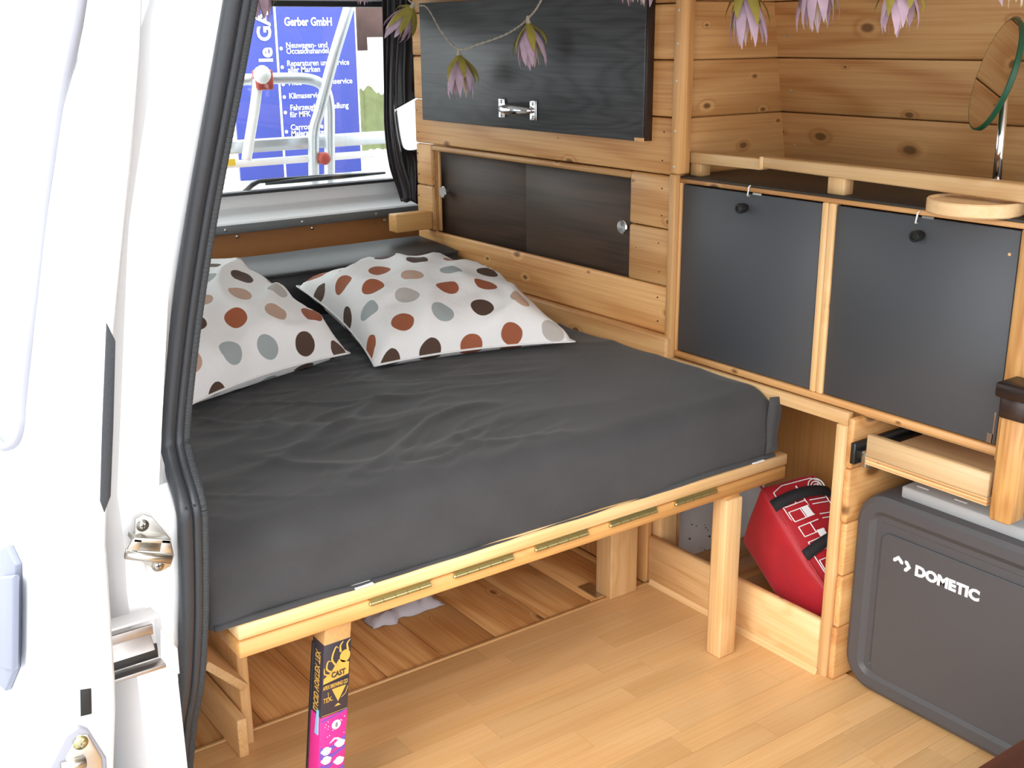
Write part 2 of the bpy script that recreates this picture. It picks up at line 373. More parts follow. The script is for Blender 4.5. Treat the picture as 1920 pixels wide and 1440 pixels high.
# pine end wall of the kitchen niche and leaning back wall
ws = struct(box('wall_side', (1.852, 1.914, 1.03), (2.2, 1.922, 1.56), 'pineY', None, 0), 'pine end wall of the kitchen niche')
wk = struct(MB().hexa([(2.225, .3, 1.03), (2.235, .3, 1.03), (2.235, 1.93, 1.03), (2.225, 1.93, 1.03), (2.135, .3, 1.56), (2.145, .3, 1.56), (2.145, 1.93, 1.56), (2.135, 1.93, 1.56)]).build('wall_kitchen', 'pineY'), 'leaning pine back wall of the kitchen niche')
def xk(z): return 2.196-(z-1.06)*.19
zb = (1.040, 1.168, 1.294, 1.42, 1.558)
for z0, z1 in zip(zb, zb[1:]):
    box('plank', (1.845, 1.90, z0+.0008), (xk(z0)+.01, 1.912, z1-.0008), 'kitX', ws, .004, 2)
    MB().hexa([(xk(z0), .35, z0+.001), (xk(z0)+.016, .35, z0+.001), (xk(z0)+.016, 1.905, z0+.001), (xk(z0), 1.905, z0+.001),
               (xk(z1), .35, z1-.001), (xk(z1)+.016, .35, z1-.001), (xk(z1)+.016, 1.905, z1-.001), (xk(z1), 1.905, z1-.001)]).build('plank', 'kitY', wk, .004)
    for yy in (1.865,):
        p = Vector((xk(z0+.05), yy, z0+.05)); MB().lathe(p, (-1, 0, .1), [(.004, -.002), (.004, .0015), (.001, .002)], 10).build('screw', 'steel', wk)
struct(box('trim_1', (1.824, 1.884, 1.045), (1.86, 1.914, 1.556), 'pineZ', None, .003), 'upright pine batten between bed wall and kitchen niche')
struct(box('trim_2', (1.829, 1.899, .60), (1.86, 1.921, 1.043), 'pineZ', None, .003), 'lower pine batten beside the left cabinet door')
for z in (1.06, 1.14, 1.25, 1.33, 1.40):
    o = MB().lathe((1.8245, 1.899, z), (-1, 0, 0), [(.003, -.002), (.003, .0006), (.001, .001)], 8).build('nail_head', 'steel', bpy.data.objects['trim_1'])
# rear end of the van: hardboard, sill, window
RY = 3.25
wr = struct(box('wall_rear', (.50, RY+.004, -.06), (2.25, RY+.03, .79), 'hardboard', None, 0), 'brown hardboard panel below the rear window')
M['greystrip'] = plain('grey_metal_strip', (.19, .20, .21), .4)
box('metal_strip', (.55, RY-.032, .790), (2.0, RY+.01, .817), 'greystrip', wr, .002)
for x in (1.27, 1.52, 1.78):
    MB().lathe((x, RY-.032, .804), (0, -1, 0), [(.005, -.001), (.005, .001), (.002, .002)], 10).build('screw', 'steel', wr)
    MB().lathe((x+.05, RY+.004, .775), (0, -1, 0), [(.006, -.001), (.006, .001), (.002, .0025)], 10).build('screw', 'steel', wr)
MB().prism([(.55, RY-.030, .8165), (.55, RY-.026, .822), (.55, RY+.046, .850), (.55, RY+.050, .854), (.55, RY+.050, .897), (.55, RY+.075, .897), (.55, RY+.075, .8165)], (1.58, 0, 0)).build('white_sill', 'white', wr)
box('corner_pillar', (2.13, RY+.03, .80), (2.25, RY+.07, 1.56), 'white', wr, .004)
box('corner_pillar', (.50, RY+.03, .80), (.72, RY+.07, 1.56), 'white', wr, .004)
box('window_header', (.50, RY+.03, 1.45), (2.25, RY+.07, 1.56), 'white', wr, .004)
w1 = struct(box('window_1', (.70, RY+.046, .893), (2.15, RY+.052, 1.46), 'glass', None, 0), 'rear window of the van')
g = MB(); a0 = (.72, .898, 1.885, 1.447)
for p, q in (((.72, .893), (2.13, .903)), ((.72, 1.438), (2.13, 1.455)), ((.715, .893), (.735, 1.455)), ((2.115, .893), (2.135, 1.455))):
    g.box((p[0], RY+.028, p[1]), (q[0], RY+.062, q[1]))
g.build('window_gasket', 'rubber', w1, .002)
# ------------------------------------------------------------------ near side of the van: pillar, seal, sliding door
def xs(z): return .50 if z < .72 else .50+.15*(z-.72)
SEALPX = [(452, 0), (422, 170), (380, 400), (350, 600), (329, 800), (333, 860), (357, 945), (362, 1000), (364, 1150), (358, 1280), (345, 1360), (338, 1440)]
sealp = [hsurf(p, xs) for p in SEALPX]
d0 = sealp[0]+(sealp[0]-sealp[1]).normalized()*.16; d1 = sealp[-1]+(sealp[-1]-sealp[-2]).normalized()*.16
sealp = smoothpath([d0]+sealp+[d1], 6)
tabY = sorted((p.z, p.y) for p in sealp)
def ys(z): return interp(tabY, z)
tabJ = [(-.2, 1.50), (.8, 1.50), (1.4, 1.44), (1.6, 1.42)]
m = MB(); loops = []
for i in range(46):
    z = -.12+i*(1.56+.12)/45; X = xs(z); Yv = ys(z); J = max(interp(tabJ, z), 1.40)
    J2 = max(J, min(Yv+.012, 1.514))
    loops.append([Vector(q) for q in ((X+.03, 1.74, z), (X+.012, Yv+.09, z), (X+.008, Yv+.026, z), (X-.014, Yv+.016, z), (X-.026, lerp(Yv, J2, .5)+.01, z), (X-.034, J2+.006, z), (X-.050, J2+.004, z), (X-.058, J2+.012, z), (X-.066, J2+.006, z), (X-.092, J2+.010, z), (X-.103, J2+.03, z), (X-.103, 1.74, z))])
wn = struct(m.loft(loops).build('wall_near', 'white', None, 0, True, angle=math.radians(40)), 'white door pillar of the van')
for z0, z1, ya, yb, nm in ((-.12, .86, 1.74, 3.32, 'lower_side'), (1.42, 1.56, 1.74, 3.32, 'upper_side'), (.86, 1.42, 3.05, 3.32, 'rear_post')):
    lp = []
    for i in range(9):
        z = lerp(z0, z1, i/8); X = xs(z); lp.append([Vector(q) for q in ((X+.03, ya, z), (X-.103, ya, z), (X-.103, yb, z), (X+.03, yb, z))])
    MB().loft(lp).build(nm, 'white', wn)
wg = MB().grid([[Vector((xs(z)-.06, yy, z)) for yy in (1.73, 3.06)] for z in (.85, 1.0, 1.2, 1.43)]).build('window_2', 'doorglass'); struct(wg, 'side window behind the open sliding door')
seal = empty('door_seal', (.5, 1.5, 0), 'black rubber seal running up the edge of the side door opening', 'seal')
def off(dx, dy): return [p+Vector((dx, dy, 0)) for p in sealp]
MB().tube(off(-.010, .004), .0115, 12).build('rubber_bulb', 'rubber', seal, 0, True)
MB().tube(off(.007, .004), .0075, 10).build('rubber_lip', 'rubber', seal, 0, True)
rb = off(.0185, .008); MB().tube(rb, .0075, 10).build('ribbed_trim', 'ribrubber', seal, 0, True)
ribs = MB()
for i in range(len(rb)-1):
    for k in range(4):
        p = lerp(rb[i], rb[i+1], k/4); d = (rb[i+1]-rb[i]).normalized()
        ribs.tube([p-d*.0012, p+d*.0012], .0081, 8)
ro = ribs.build('ribs', 'ribrubber', seal, 0, True); ro['kind'] = 'stuff'
for px in ((343, 948), (358, 942)):
    p = hsurf(px, lambda z: xs(z)-.012); MB().lathe(p+Vector((0, -.012, 0)), (0, -1, 0), [(.002, 0), (.002, .003)], 8).build('drain_hole', 'blackplastic', seal)
# pillar hardware
JY = 1.492
def jp(px, y=JY): return hy(px, y)
# pressed recess at the top of the pillar, cut into the white sheet metal
cut = MB().prism([hy(q, 1.40) for q in ((288, -60), (330, -60), (318, 5), (303, 50), (290, 105), (282, 124), (270, 131), (262, 128), (270, 60))], (0, .075, 0)).build('recess_cutter', 'white')
bo_ = wn.modifiers.new('cut', 'BOOLEAN'); bo_.object = cut; bo_.operation = 'DIFFERENCE'; bo_.solver = 'EXACT'
bpy.context.view_layer.update(); dg_ = bpy.context.evaluated_depsgraph_get(); nm_ = bpy.data.meshes.new_from_object(wn.evaluated_get(dg_))
wn.modifiers.clear(); wn.data = nm_; nm_.set_sharp_from_angle(angle=math.radians(40)); bpy.data.objects.remove(cut)
st = empty('door_striker', jp((285, 1060)), 'zinc plated door striker screwed to the white pillar', 'striker')
pl = [(252, 972), (268, 963), (284, 968), (318, 1008), (325, 1040), (318, 1060), (300, 1070), (284, 1064), (250, 1040)]
MB().prism([jp(q) for q in pl], (0, -.004, 0)).build('plate', 'steel', st, .001)
def pbox(mb, quad, y, d):
    return mb.prism([jp(q, y) for q in quad], (0, d, 0))
k = MB(); Y2 = JY-.028
pbox(k, [(252, 1008), (320, 1012), (321, 1020), (250, 1017)], Y2, .026)
pbox(k, [(236, 1030), (322, 1036), (322, 1060), (236, 1046)], Y2, .004)
pbox(k, [(250, 1010), (268, 1012), (258, 1036), (238, 1032)], Y2, .004)
pbox(k, [(304, 1012), (321, 1013), (322, 1040), (300, 1036)], Y2, .004)
k.build('loop', 'steel', st, .001)
MB().tube([jp((236, 1040), Y2), jp((320, 1049), Y2)], .0065, 10).build('loop_bar', 'steel', st, 0, True)
for px in ((267, 985), (296, 1060)):
    p = jp(px, JY-.004); s = MB().lathe(p, (0, -1, 0), [(.009, 0), (.009, .0015), (.006, .002), (.006, .003), (.002, .0036)], 16).build('screw', 'steel', st, 0, True)
    MB().box((p.x-.0035, p.y-.0041, p.z-.0007), (p.x+.0035, p.y-.003, p.z+.0007)).box((p.x-.0007, p.y-.0041, p.z-.0035), (p.x+.0007, p.y-.003, p.z+.0035)).build('cross_slot', 'darksteel', s)  # raised dark cross, the shade of the screw recess put into its colour
rl = empty('door_rail', jp((260, 1270)), 'worn steel door guide rail end on the white pillar', 'rail')
pts = [jp((206, 1173)), jp((300, 1190)), jp((206, 1270))]
xA, xB, zT, zB = .3555, .436, pts[0].z, pts[2].z
h = zT-zB
MB().box((xA, JY-.012, zT-.004), (xB, JY+.02, zT)).build('upper_flange', 'whitedull', rl, .001)
MB().box((xA, JY-.006, zB+h*.62), (xB-.008, JY-.002, zT-h*.18)).build('upper_guide', 'rail', rl, .001)
MB().obox((xA, JY-.020, zB+h*.40), (xB-.012-xA, 0, 0), (0, .004, 0), (0, .014, h*.25)).build('middle_guide', 'rail', rl, .001)
MB().box((xA, JY-.004, zB+h*.12), (xB-.004, JY, zB+h*.40)).build('channel_back', 'darksteel', rl, .001)  # greasy steel, with the channel's shade also put into its dark colour
MB().box((xA, JY-.022, zB), (xB, JY, zB+.006)).build('lower_flange', 'rail', rl, .001)
MB().prism([jp((300, 1178)), jp((332, 1215)), jp((336, 1262)), jp((322, 1262)), jp((300, 1240))], (0, -.003, 0)).build('end_bracket', 'whitedull', rl, .001)
# sliding door, pushed back along the outside
tabD = [(-.3, .312), (.35, .330), (.49, .350), (.72, .362), (1.0, .405), (1.2, .447), (1.33, .471), (1.45, .489), (1.6, .508)]
def xd(z): return interp(tabD, z)
DT = .078
def xo(z): return xd(z)-DT
YD = 1.42
sd = empty('sliding_door', (.31, 2.0, -.3), 'white sliding side door of the van, slid fully open', 'door')
loops = []
for i in range(40):
    z = -.3+i*1.88/39; a = xd(z)
    loops.append([Vector(q) for q in ((a, YD+.004, z), (a-.004, YD, z), (a-DT*.55, YD, z), (a-DT+.014, YD+.006, z), (a-DT+.004, YD+.014, z), (a-DT, YD+.03, z), (a-DT, 2.55, z), (a, 2.55, z))])
body = MB().loft(loops).build('door_panel', 'white', sd, 0, True, angle=math.radians(45))
# window set in the outer skin
wpx = [(152, 2), (118, 180), (85, 400), (62, 600), (47, 740), (42, 800), (30, 828), (8, 838)]
edge = [hsurf(q, lambda z: xo(z)-.001) for q in wpx]
zlow = edge[-1].z; yend = 2.45
path = [Vector((xo(1.52), edge[0].y-.02, 1.52))]+edge+[Vector((xo(zlow), yend, zlow)), Vector((xo(1.52), yend, 1.52))]
path.append(path[0]); path = smoothpath(path[:9], 4)+path[9:]
MB().tube(path, .007, 8).build('window_seal', 'greyrecess', sd, 0, True)
inner = [p+Vector((-.002, .010, 0)) for p in path[:-1]]
gl_ = MB(); rows = []
zs_ = [zlow+.006+i*(1.52-zlow)/24 for i in range(25)]
tabW = sorted((p.z, p.y) for p in path[:-3])
for z in zs_: rows.append([Vector((xo(z)-.002, interp(tabW, z)+.006, z)), Vector((xo(z)-.002, yend-.006, z))])
gl_.grid(rows).build('window_pane', 'doorglass', sd, 0, True)
# grip, slot and lock
gp = [(2, 1030), (25, 1020), (42, 1055), (43, 1100), (40, 1250), (22, 1293), (2, 1275)]
gq = [hsurf(q, xo) for q in gp]
yc = sum(p.y for p in gq)/len(gq)
hnd = MB().prism([p+Vector((0, 0, 0)) for p in gq], (-.010, 0, 0)).build('door_handle', 'greyplastic', sd, .003)
gi = [hsurf(q, lambda z: xo(z)-.011) for q in ((9, 1078), (38, 1076), (36, 1255), (8, 1250))]
MB().prism(gi, (-.010, 0, 0)).build('grip', 'greyplastic', hnd, .004)
sl = [hy(q, YD-.0005) for q in ((150, 1293), (171, 1290), (172, 1338), (151, 1343))]
MB().prism(sl, (0, -.001, 0)).build('edge_slot', 'blackplastic', sd, .0004)
lk = [hy(q, YD) for q in ((85, 1440), (120, 1372), (145, 1356), (162, 1362), (196, 1415), (200, 1470), (90, 1480))]
lock = MB().prism(lk, (0, -.010, 0)).build('lock_plate', 'greyrecess', sd, .003)
lk2 = [hy(q, YD-.010) for q in ((122, 1420), (146, 1376), (165, 1376), (190, 1420), (194, 1470), (125, 1470))]
MB().prism(lk2, (0, -.002, 0)).build('lock_face', 'steel', lock, .001)
p = hy((151, 1392), YD-.012); MB().lathe(p, (0, -1, 0), [(.010, 0), (.010, .002), (.003, .004)], 16).build('screw', 'brass', lock, 0, True)
MB().box((p.x-.005, p.y-.0048, p.z-.0008), (p.x+.005, p.y-.003, p.z+.0008)).box((p.x-.0008, p.y-.0048, p.z-.005), (p.x+.0008, p.y-.003, p.z+.005)).build('cross_slot', 'steel', lock)
MB().tube([hy((115, 1440), YD-.016), hy((160, 1428), YD-.016)], .008, 10).build('lock_bar', 'steel', lock, 0, True)
# black flap strip on the inner edge of the door
fl = [(200, 605), (217, 640), (213, 800), (208, 930), (196, 962), (188, 940), (192, 800)]
MB().prism([hy(q, YD-.002) for q in fl], (0, .012, 0)).build('rubber_flap', 'rubber', sd, .001)
# ------------------------------------------------------------------ bed
BY = 1.56
bed = empty('folding_bed_frame', (1.2, 2.2, 0), 'pale pine folding bed frame with hinged front boards and square legs', 'bed frame')
box('upper_board', (.58, BY-.002, .432), (1.872, BY+.085, .457), 'paleX', bed, .002)
box('lower_board', (.58, BY, .398), (1.872, BY+.085, .428), 'orangeX', bed, .003)
box('bed_slat', (.60, BY+.10, .435), (1.82, 3.0, .455), 'paleX', bed, .002)
for i, x in enumerate((.60, 1.70)): box('side_rail', (x, BY+.086, .385), (x+.03, 3.0, .43), 'paleY', bed, .002)
for xa, xb in ((.816, .937), (.988, 1.117), (1.170, 1.297), (1.354, 1.478), (1.531, 1.650)):
    h_ = MB().box((xa, BY-.0035, .4255), (xb, BY+.004, .434)).build('hinge', 'brass', bed)
    MB().tube([(xa-.002, BY-.004, .4235), (xb+.001, BY-.004, .4235)], .0026, 8).build('pin', 'brass', h_, 0, True)
    for i in range(5):
        MB().tube([(lerp(xa, xb, i/5)+.0006, BY-.004, .4235), (lerp(xa, xb, (i+1)/5)-.0006, BY-.004, .4235)], .0044, 10).build('knuckle', 'brass', h_, 0, True, angle=math.radians(40))
# square legs
def leg(x0, x1, y0, y1, z1=.40, mat='paleZ'): return box('leg', (x0, y0, 0), (x1, y1, z1), mat, bed, .004, 2)
l1 = leg(1.694, 1.744, 1.566, 1.609, .385)
box('leg_block', (1.6955, 1.5755, .380), (1.743, 1.6085, .400), 'orangeX', bed, .001)
leg(1.681, 1.768, 1.925, 1.985)
leg(1.8425, 1.902, 1.925, 1.985)
MB().box((1.66, 1.96, -.004), (1.70, 2.03, .001)).build('foot_bracket', 'steel', bed)
# leg made of a board wrapped in can labels, leaning a little
LX0, LX1, LY0, LY1 = .735, .785, 1.567, 1.607
def sk(x, z): return x-(.40-z)*.115
def lbox(mb, x0, x1, y0, y1, z0, z1):
    return mb.hexa([(sk(x0, z0), y0, z0), (sk(x1, z0), y0, z0), (sk(x1, z0), y1, z0), (sk(x0, z0), y1, z0), (sk(x0, z1), y0, z1), (sk(x1, z1), y0, z1), (sk(x1, z1), y1, z1), (sk(x0, z1), y1, z1)])
cl = lbox(MB(), LX0, LX1, LY0, LY1, 0, .40).build('wrapped_leg', 'fluff', bed, .002)
cl['label'] = 'slim leg wrapped in colourful can labels'
zA = hy((635, 1200), LY0).z; zBk = hy((630, 1336), LY0).z
lbox(MB(), LX0-.001, LX1+.001, LY0-.001, LY1+.001, zBk, zA-.002).build('dark_label', 'darkwrap', cl, .001)
lbox(MB(), LX0-.001, LX1+.001, LY0-.001, LY1+.001, .05, zBk-.0004).build('pink_label', 'pink', cl, .001)
lbox(MB(), LX0-.003, LX0+.0005, LY1-.005, LY1+.002, .05, zA-.01).build('label_edge', 'blackplastic', cl, .001)
def fr(u, v, e=.0016):     # front face of the wrapped leg: u 0..1 across, v in metres up
    z = v; return Vector((sk(lerp(LX0, LX1, u), z), LY0-e, z))
gold = MB(); H_ = zA-zBk
def fp(mb, pts, e=.0016): return mb.prism([fr(u, zBk+H_*v, e) for u, v in pts], (0, .0012, 0))
def circ(cu, cv, ru, n=16): return [(cu+ru*math.cos(2*math.pi*i/n), cv+ru*.42*math.sin(2*math.pi*i/n)) for i in range(n)]
fp(gold, circ(.80, .76, .20)); fp(gold, [(.30, .60), (.58, .74), (.97, .66), (.97, .50), (.02, .46), (.02, .53)])
fp(gold, [(.36, .355), (.90, .355), (.62, .16)])
fp(gold, [(.50, .10), (.74, .10), (.62, .135)])
for a in (((.30, .60), (.12, .66), (.16, .76), (.30, .74)), ((.45, .68), (.30, .78), (.42, .92), (.52, .90)), ((.62, .84), (.60, .92), (.70, .97)), ((.9, .84), (.86, .92), (.97, .97)), ((.25, .56), (.05, .60), (.03, .68))):
    pa = smoothpath([fr(u, zBk+H_*v) for u, v in a], 4); gold.tube(pa, [lerp(.0022, .0006, i/(len(pa)-1)) for i in range(len(pa))], 6)
gold.tube([fr(.22, zBk+H_*.33), fr(.25, zBk+H_*.24), fr(.42, zBk+H_*.20)], .0005, 5); gold.tube([fr(.98, zBk+H_*.33), fr(.9, zBk+H_*.24), fr(.74, zBk+H_*.20)], .0005, 5)
gold.tube([fr(0.02, zBk+.003), fr(.98, zBk+.003)], .0004, 5)
gold.build('gold_emblem', 'gold', cl)
bn = MB(); fp(bn, [(-.0, .36), (1, .37), (1, .455), (0, .445)], .0022); bn.build('banner', 'darkwrap', cl)
U_, V_ = Vector((1, 0, 0)), Vector((.115, 0, 1))
text('lettering', 'APEX BREWING CO', .0105, 'gold', fr(.0, zBk+H_*.385, .0030), U_, V_, cl, .0002, .0002, sx=.50)
text('lettering', 'CAST', .0145, 'darkwrap', fr(.30, zBk+H_*.52, .0026), U_, V_, cl, .0003, .0003, sx=.75)
text('lettering', 'TEX', .0125, 'gold', fr(.04, zBk+H_*.20, .0020), U_, V_, cl, .0001, .0002, sx=.7)
text('lettering', 'LUCID VORTEX TEX', .024, 'gold', (sk(LX0-.0016, zBk+.005), LY0+.026, zBk+.006), (.115, 0, 1), (0, -1, .0), cl, .0003, .0003, sx=.52)
wh = MB(); dk = MB(); zP = zBk-.002
def f2(mb, pts, e=.0016): return mb.prism([fr(u, zP+v, e) for u, v in pts], (0, .0012, 0))
def wave(pts): f2(MB(), pts).build('purple_wave', 'purple', cl)
wave([(0, -.004), (1, .004), (1, .0015), (0, -.0075)])
wave([(.0, -.055), (.35, -.060), (.55, -.057), (1, -.046), (1, -.056), (.6, -.066), (.3, -.070), (.5, -.074), (1, -.066), (1, -.072), (.5, -.082), (0, -.078)])
wave([(.0, -.090), (.4, -.093), (.75, -.090), (.45, -.099), (.3, -.106), (.6, -.110), (1, -.104), (1, -.112), (.5, -.116), (0, -.104)])
wave([(0, -.122), (.4, -.126), (1, -.118), (1, -.15), (0, -.15)])
def cloud(cu, cv, s):
    for du, dv, r in ((0, 0, .12), (.13, .004, .15), (.28, .001, .11), (.16, -.003, .2)): f2(wh, [(cu+du*s+r*s*math.cos(2*math.pi*i/14), cv+dv*s+r*s*.035*math.sin(2*math.pi*i/14)) for i in range(14)], .0026+r*.002)
cloud(.14, -.064, .8); cloud(.66, -.058, .8); cloud(.16, -.082, .8); cloud(.66, -.092, .8)
f2(wh, circ(.60, -.020, .16), .0022) if False else f2(wh, [(.60+.17*math.cos(2*math.pi*i/18), -.020+.0085*math.sin(2*math.pi*i/18)) for i in range(18)], .0024)
f2(wh, [(.38, -.052), (.55, -.0445), (.72, -.047), (.80, -.051), (.66, -.0495), (.58, -.0475), (.48, -.050)], .0024)
for i in range(16):
    q = random.Random(i); u, v = q.uniform(.08, .95), q.uniform(-.042, -.008); f2(wh, [(u-.015, v), (u, v-.0008), (u+.015, v), (u, v+.0008)], .0022)
wh.build('white_clouds', 'print', cl)
f2(dk, [(.60+.05*math.cos(2*math.pi*i/10), -.020+.005*math.sin(2*math.pi*i/10)) for i in range(10)], .0032); dk.build('badge_mark', 'greyplastic', cl)
text('lettering', 'ize', .020, 'print', fr(.40, zP-.125, .0030), U_, V_, cl, .0002, .0002, sx=.9)
MB().hexa([(sk(LX0-.0030, z), yy, z) for z in (.20,) for yy in (LY0+.004, LY0+.015)]+[(sk(LX0-.0012, .20), LY0+.015, .20), (sk(LX0-.0012, .20), LY0+.004, .20)]+[(sk(LX0-.0030, .245), LY0+.006, .245), (sk(LX0-.0030, .245), LY0+.011, .245), (sk(LX0-.0012, .245), LY0+.011, .245), (sk(LX0-.0012, .245), LY0+.006, .245)]).build('side_print', 'lightblue', cl)
# loose boards and upright under the near end of the bed
up = box('support_board', (.700, 1.90, -.002), (.722, 2.9, .386), 'paleZ', bed, .002)
lb = MB().box((.676, 1.865, 0), (.696, 2.75, .083)).build('loose_board', 'paleY', None, .002)
tag(lb, 'pale board standing on edge on the floor under the bed end', 'board')
yb_ = 1.875*.6995/hy((467, 1284), 1.875).x; c0 = hy((392, 1240), yb_); c1 = hy((467, 1284), yb_); dd = (c1-c0); nn = Vector((dd.z, 0, -dd.x)).normalized()*-.017
if nn.z > 0: nn = -nn
lb2 = MB().obox(c0, dd, (0, .85, 0), nn).build('tilted_batten', 'paleY', None, .002)
tag(lb2, 'short pale batten tilted against the bed support', 'board')
low = box('kick_board', (1.8225, 1.3985, -.001), (1.842, 1.946, .1285), 'paleY', None, .003); tag(low, 'low pale pine board along the floor in front of the red bag', 'board')
sk_ = MB().prism([(1.815, 1.395, 0), (1.8225, 1.395, 0), (1.8225, 1.395, .012)], (0, .54, 0)).build('quarter_strip', 'paleY', low)
ub = box('divider_board', (1.815, 1.947, -.003), (1.835, 2.45, .385), 'pineZ', None, .002); tag(ub, 'upright pine divider under the bed beside the square leg', 'board')

# mattress with rounded, creased cover
def fbm(p, o=4):
    return sum(noise.noise(Vector(p)*2**i)/2**i for i in range(o))
def crease(x, y):
    wx, wy = x+.10*noise.noise(Vector((x*1.7, y*1.7, 8))), y+.10*noise.noise(Vector((x*1.7, y*1.7, 3)))
    v = .011*(.5-abs(noise.noise(Vector((wx*2.0+wy*1.2, wy*5.0-wx*1.6, 1.7)))))**2*2
    msk = min(1, max(0, .55+1.5*noise.noise(Vector((x*1.9, y*2.1, 4.4))) + .45*(1.15-x)))*min(1, max(0, (1.83-x)/.18))*min(1, max(.15, (2.75-y)/.3))
    for fx, fy, sh, am in ((2.2, 7.0, -2.6, .0095), (2.8, 9.0, 3.4, .0075), (5.0, 14.0, -4.0, .0045)):
        r = 1-abs(noise.noise(Vector((wx*fx+wy*1.4, wy*fy+wx*sh, fy))))*4.2
        v += am*msk*max(0, r)**1.6
    return v
def mat_z(y): return .612
prof = []     # (y, z, weight of top wrinkles)
y0, y1, zb_, zt_ = 1.572, 2.97, .459, .612
R_ = .055
for i in range(15): prof.append((y0-.006*math.sin(math.pi*i/14), lerp(zb_, zt_-R_, i/14), .25))
for i in range(1, 13):
    a = math.pi*i/24; prof.append((y0+R_*1.25*(1-math.cos(a)), zt_-R_+R_*math.sin(a), .25+.75*i/12))
for i in range(1, 181): prof.append((lerp(y0+R_*1.25, y1, i/180), zt_, 1))
prof += [(y1, zb_, .2)]
NX = 220; rows = []; xa, xb = .54, 1.831
for j in range(NX+1):
    x = lerp(xa, xb, j/NX); row = []; ed = min(1, (xb-x)/.015, (x-xa)/.015)
    for i, (yy, zz, wt) in enumerate(prof):
        dz = crease(x, yy)*1.1; fr_ = max(0, 1-wt)
        z = zz + (dz-.009)*wt*(.3+.7*ed) + .007*math.sin(math.pi*min(1, max(0, (yy-1.6)/1.3)))*wt*ed - (.010*(1-ed)**2)*wt
        yv = yy
        if i < 27: yv = yy - fr_*(.35*crease(x*1.1+.3, zz*1.2+1.9)+.010*noise.noise(Vector((x*3, zz*9, 2)))+.006*noise.noise(Vector((x*9+zz*14, zz*22, 7)))) + (.006*(1-ed)**2)
        if i == 0: z = zb_ - .002 - .004*noise.noise(Vector((x*4, 0, 5)))
        row.append(Vector((min(x, 1.831 if yv < 1.885 else 1.8195), yv, z)))
    rows.append(row)
mt_ = MB().grid(rows); n = len(prof)
for base, fl_ in ((0, 1), (NX*n, 0)):
    ids = list(range(base, base+n)); mt_.f.append(tuple(ids[::-1] if fl_ else ids))
mattress = mt_.build('mattress', 'blackfabric', None, 0, True, angle=math.radians(60)); tag(mattress, 'thick mattress in a creased black fabric cover on the bed frame', 'mattress')
pip = [Vector((lerp(.545, 1.835, i/60), 1.566-.003*noise.noise(Vector((i*.3, 1, 1))), .462-.010*max(0, math.sin(i/60*math.pi*1.0))**2+.006*noise.noise(Vector((i*.11, 3, 1))))) for i in range(61)]
MB().tube(pip, .0055, 8).build('piping', 'blackfabric', mattress, 0, True)
MB().grid([[Vector((1.804+.002*math.sin(i), 1.568-.006, lerp(.470, .600, i/8))), Vector((1.834, 1.556+.004*math.sin(i*.8), lerp(.476, .598, i/8)))] for i in range(9)]).build('corner_flap', 'blackfabric', mattress, 0, True, solid=.003)
for x in (.79, 1.76): MB().box((x, 1.556, .4585), (x+.035, 1.578, .4605)).build('white_tag', 'print', mattress)
# bolster at the rear
b0, b1 = 2.80, 3.04; bl = []
for j in range(41):
    x = lerp(.62, 1.818, j/40); e = .004*noise.noise(Vector((x*5, 0, 0))); bl.append([Vector(q) for q in
      ((x, b0+.004, .605), (x, b0-.004+e, .66), (x, b0-.004+e, .715), (x, b0+.003, .733), (x, b0+.018, .742+e), (x, b0+.12, .750+e), (x, b1-.02, .756+e), (x, b1, .745), (x, b1, .605))])
M['bolstertop'] = plain('dark_cover_satin', (.035, .036, .040), .45, bump=.2, bscale=420, var=.25, vscale=9)
bo = MB().loft(bl).build('bolster', 'bolstertop', None, 0, True, angle=math.radians(55)); tag(bo, 'long box shaped black bolster across the rear end of the bed', 'bolster')
for p, q in (((0.62, b0, .738), (1.818, b0, .738)),): MB().tube([p, q], .004, 8).build('piping', 'blackfabric', bo, 0, True)
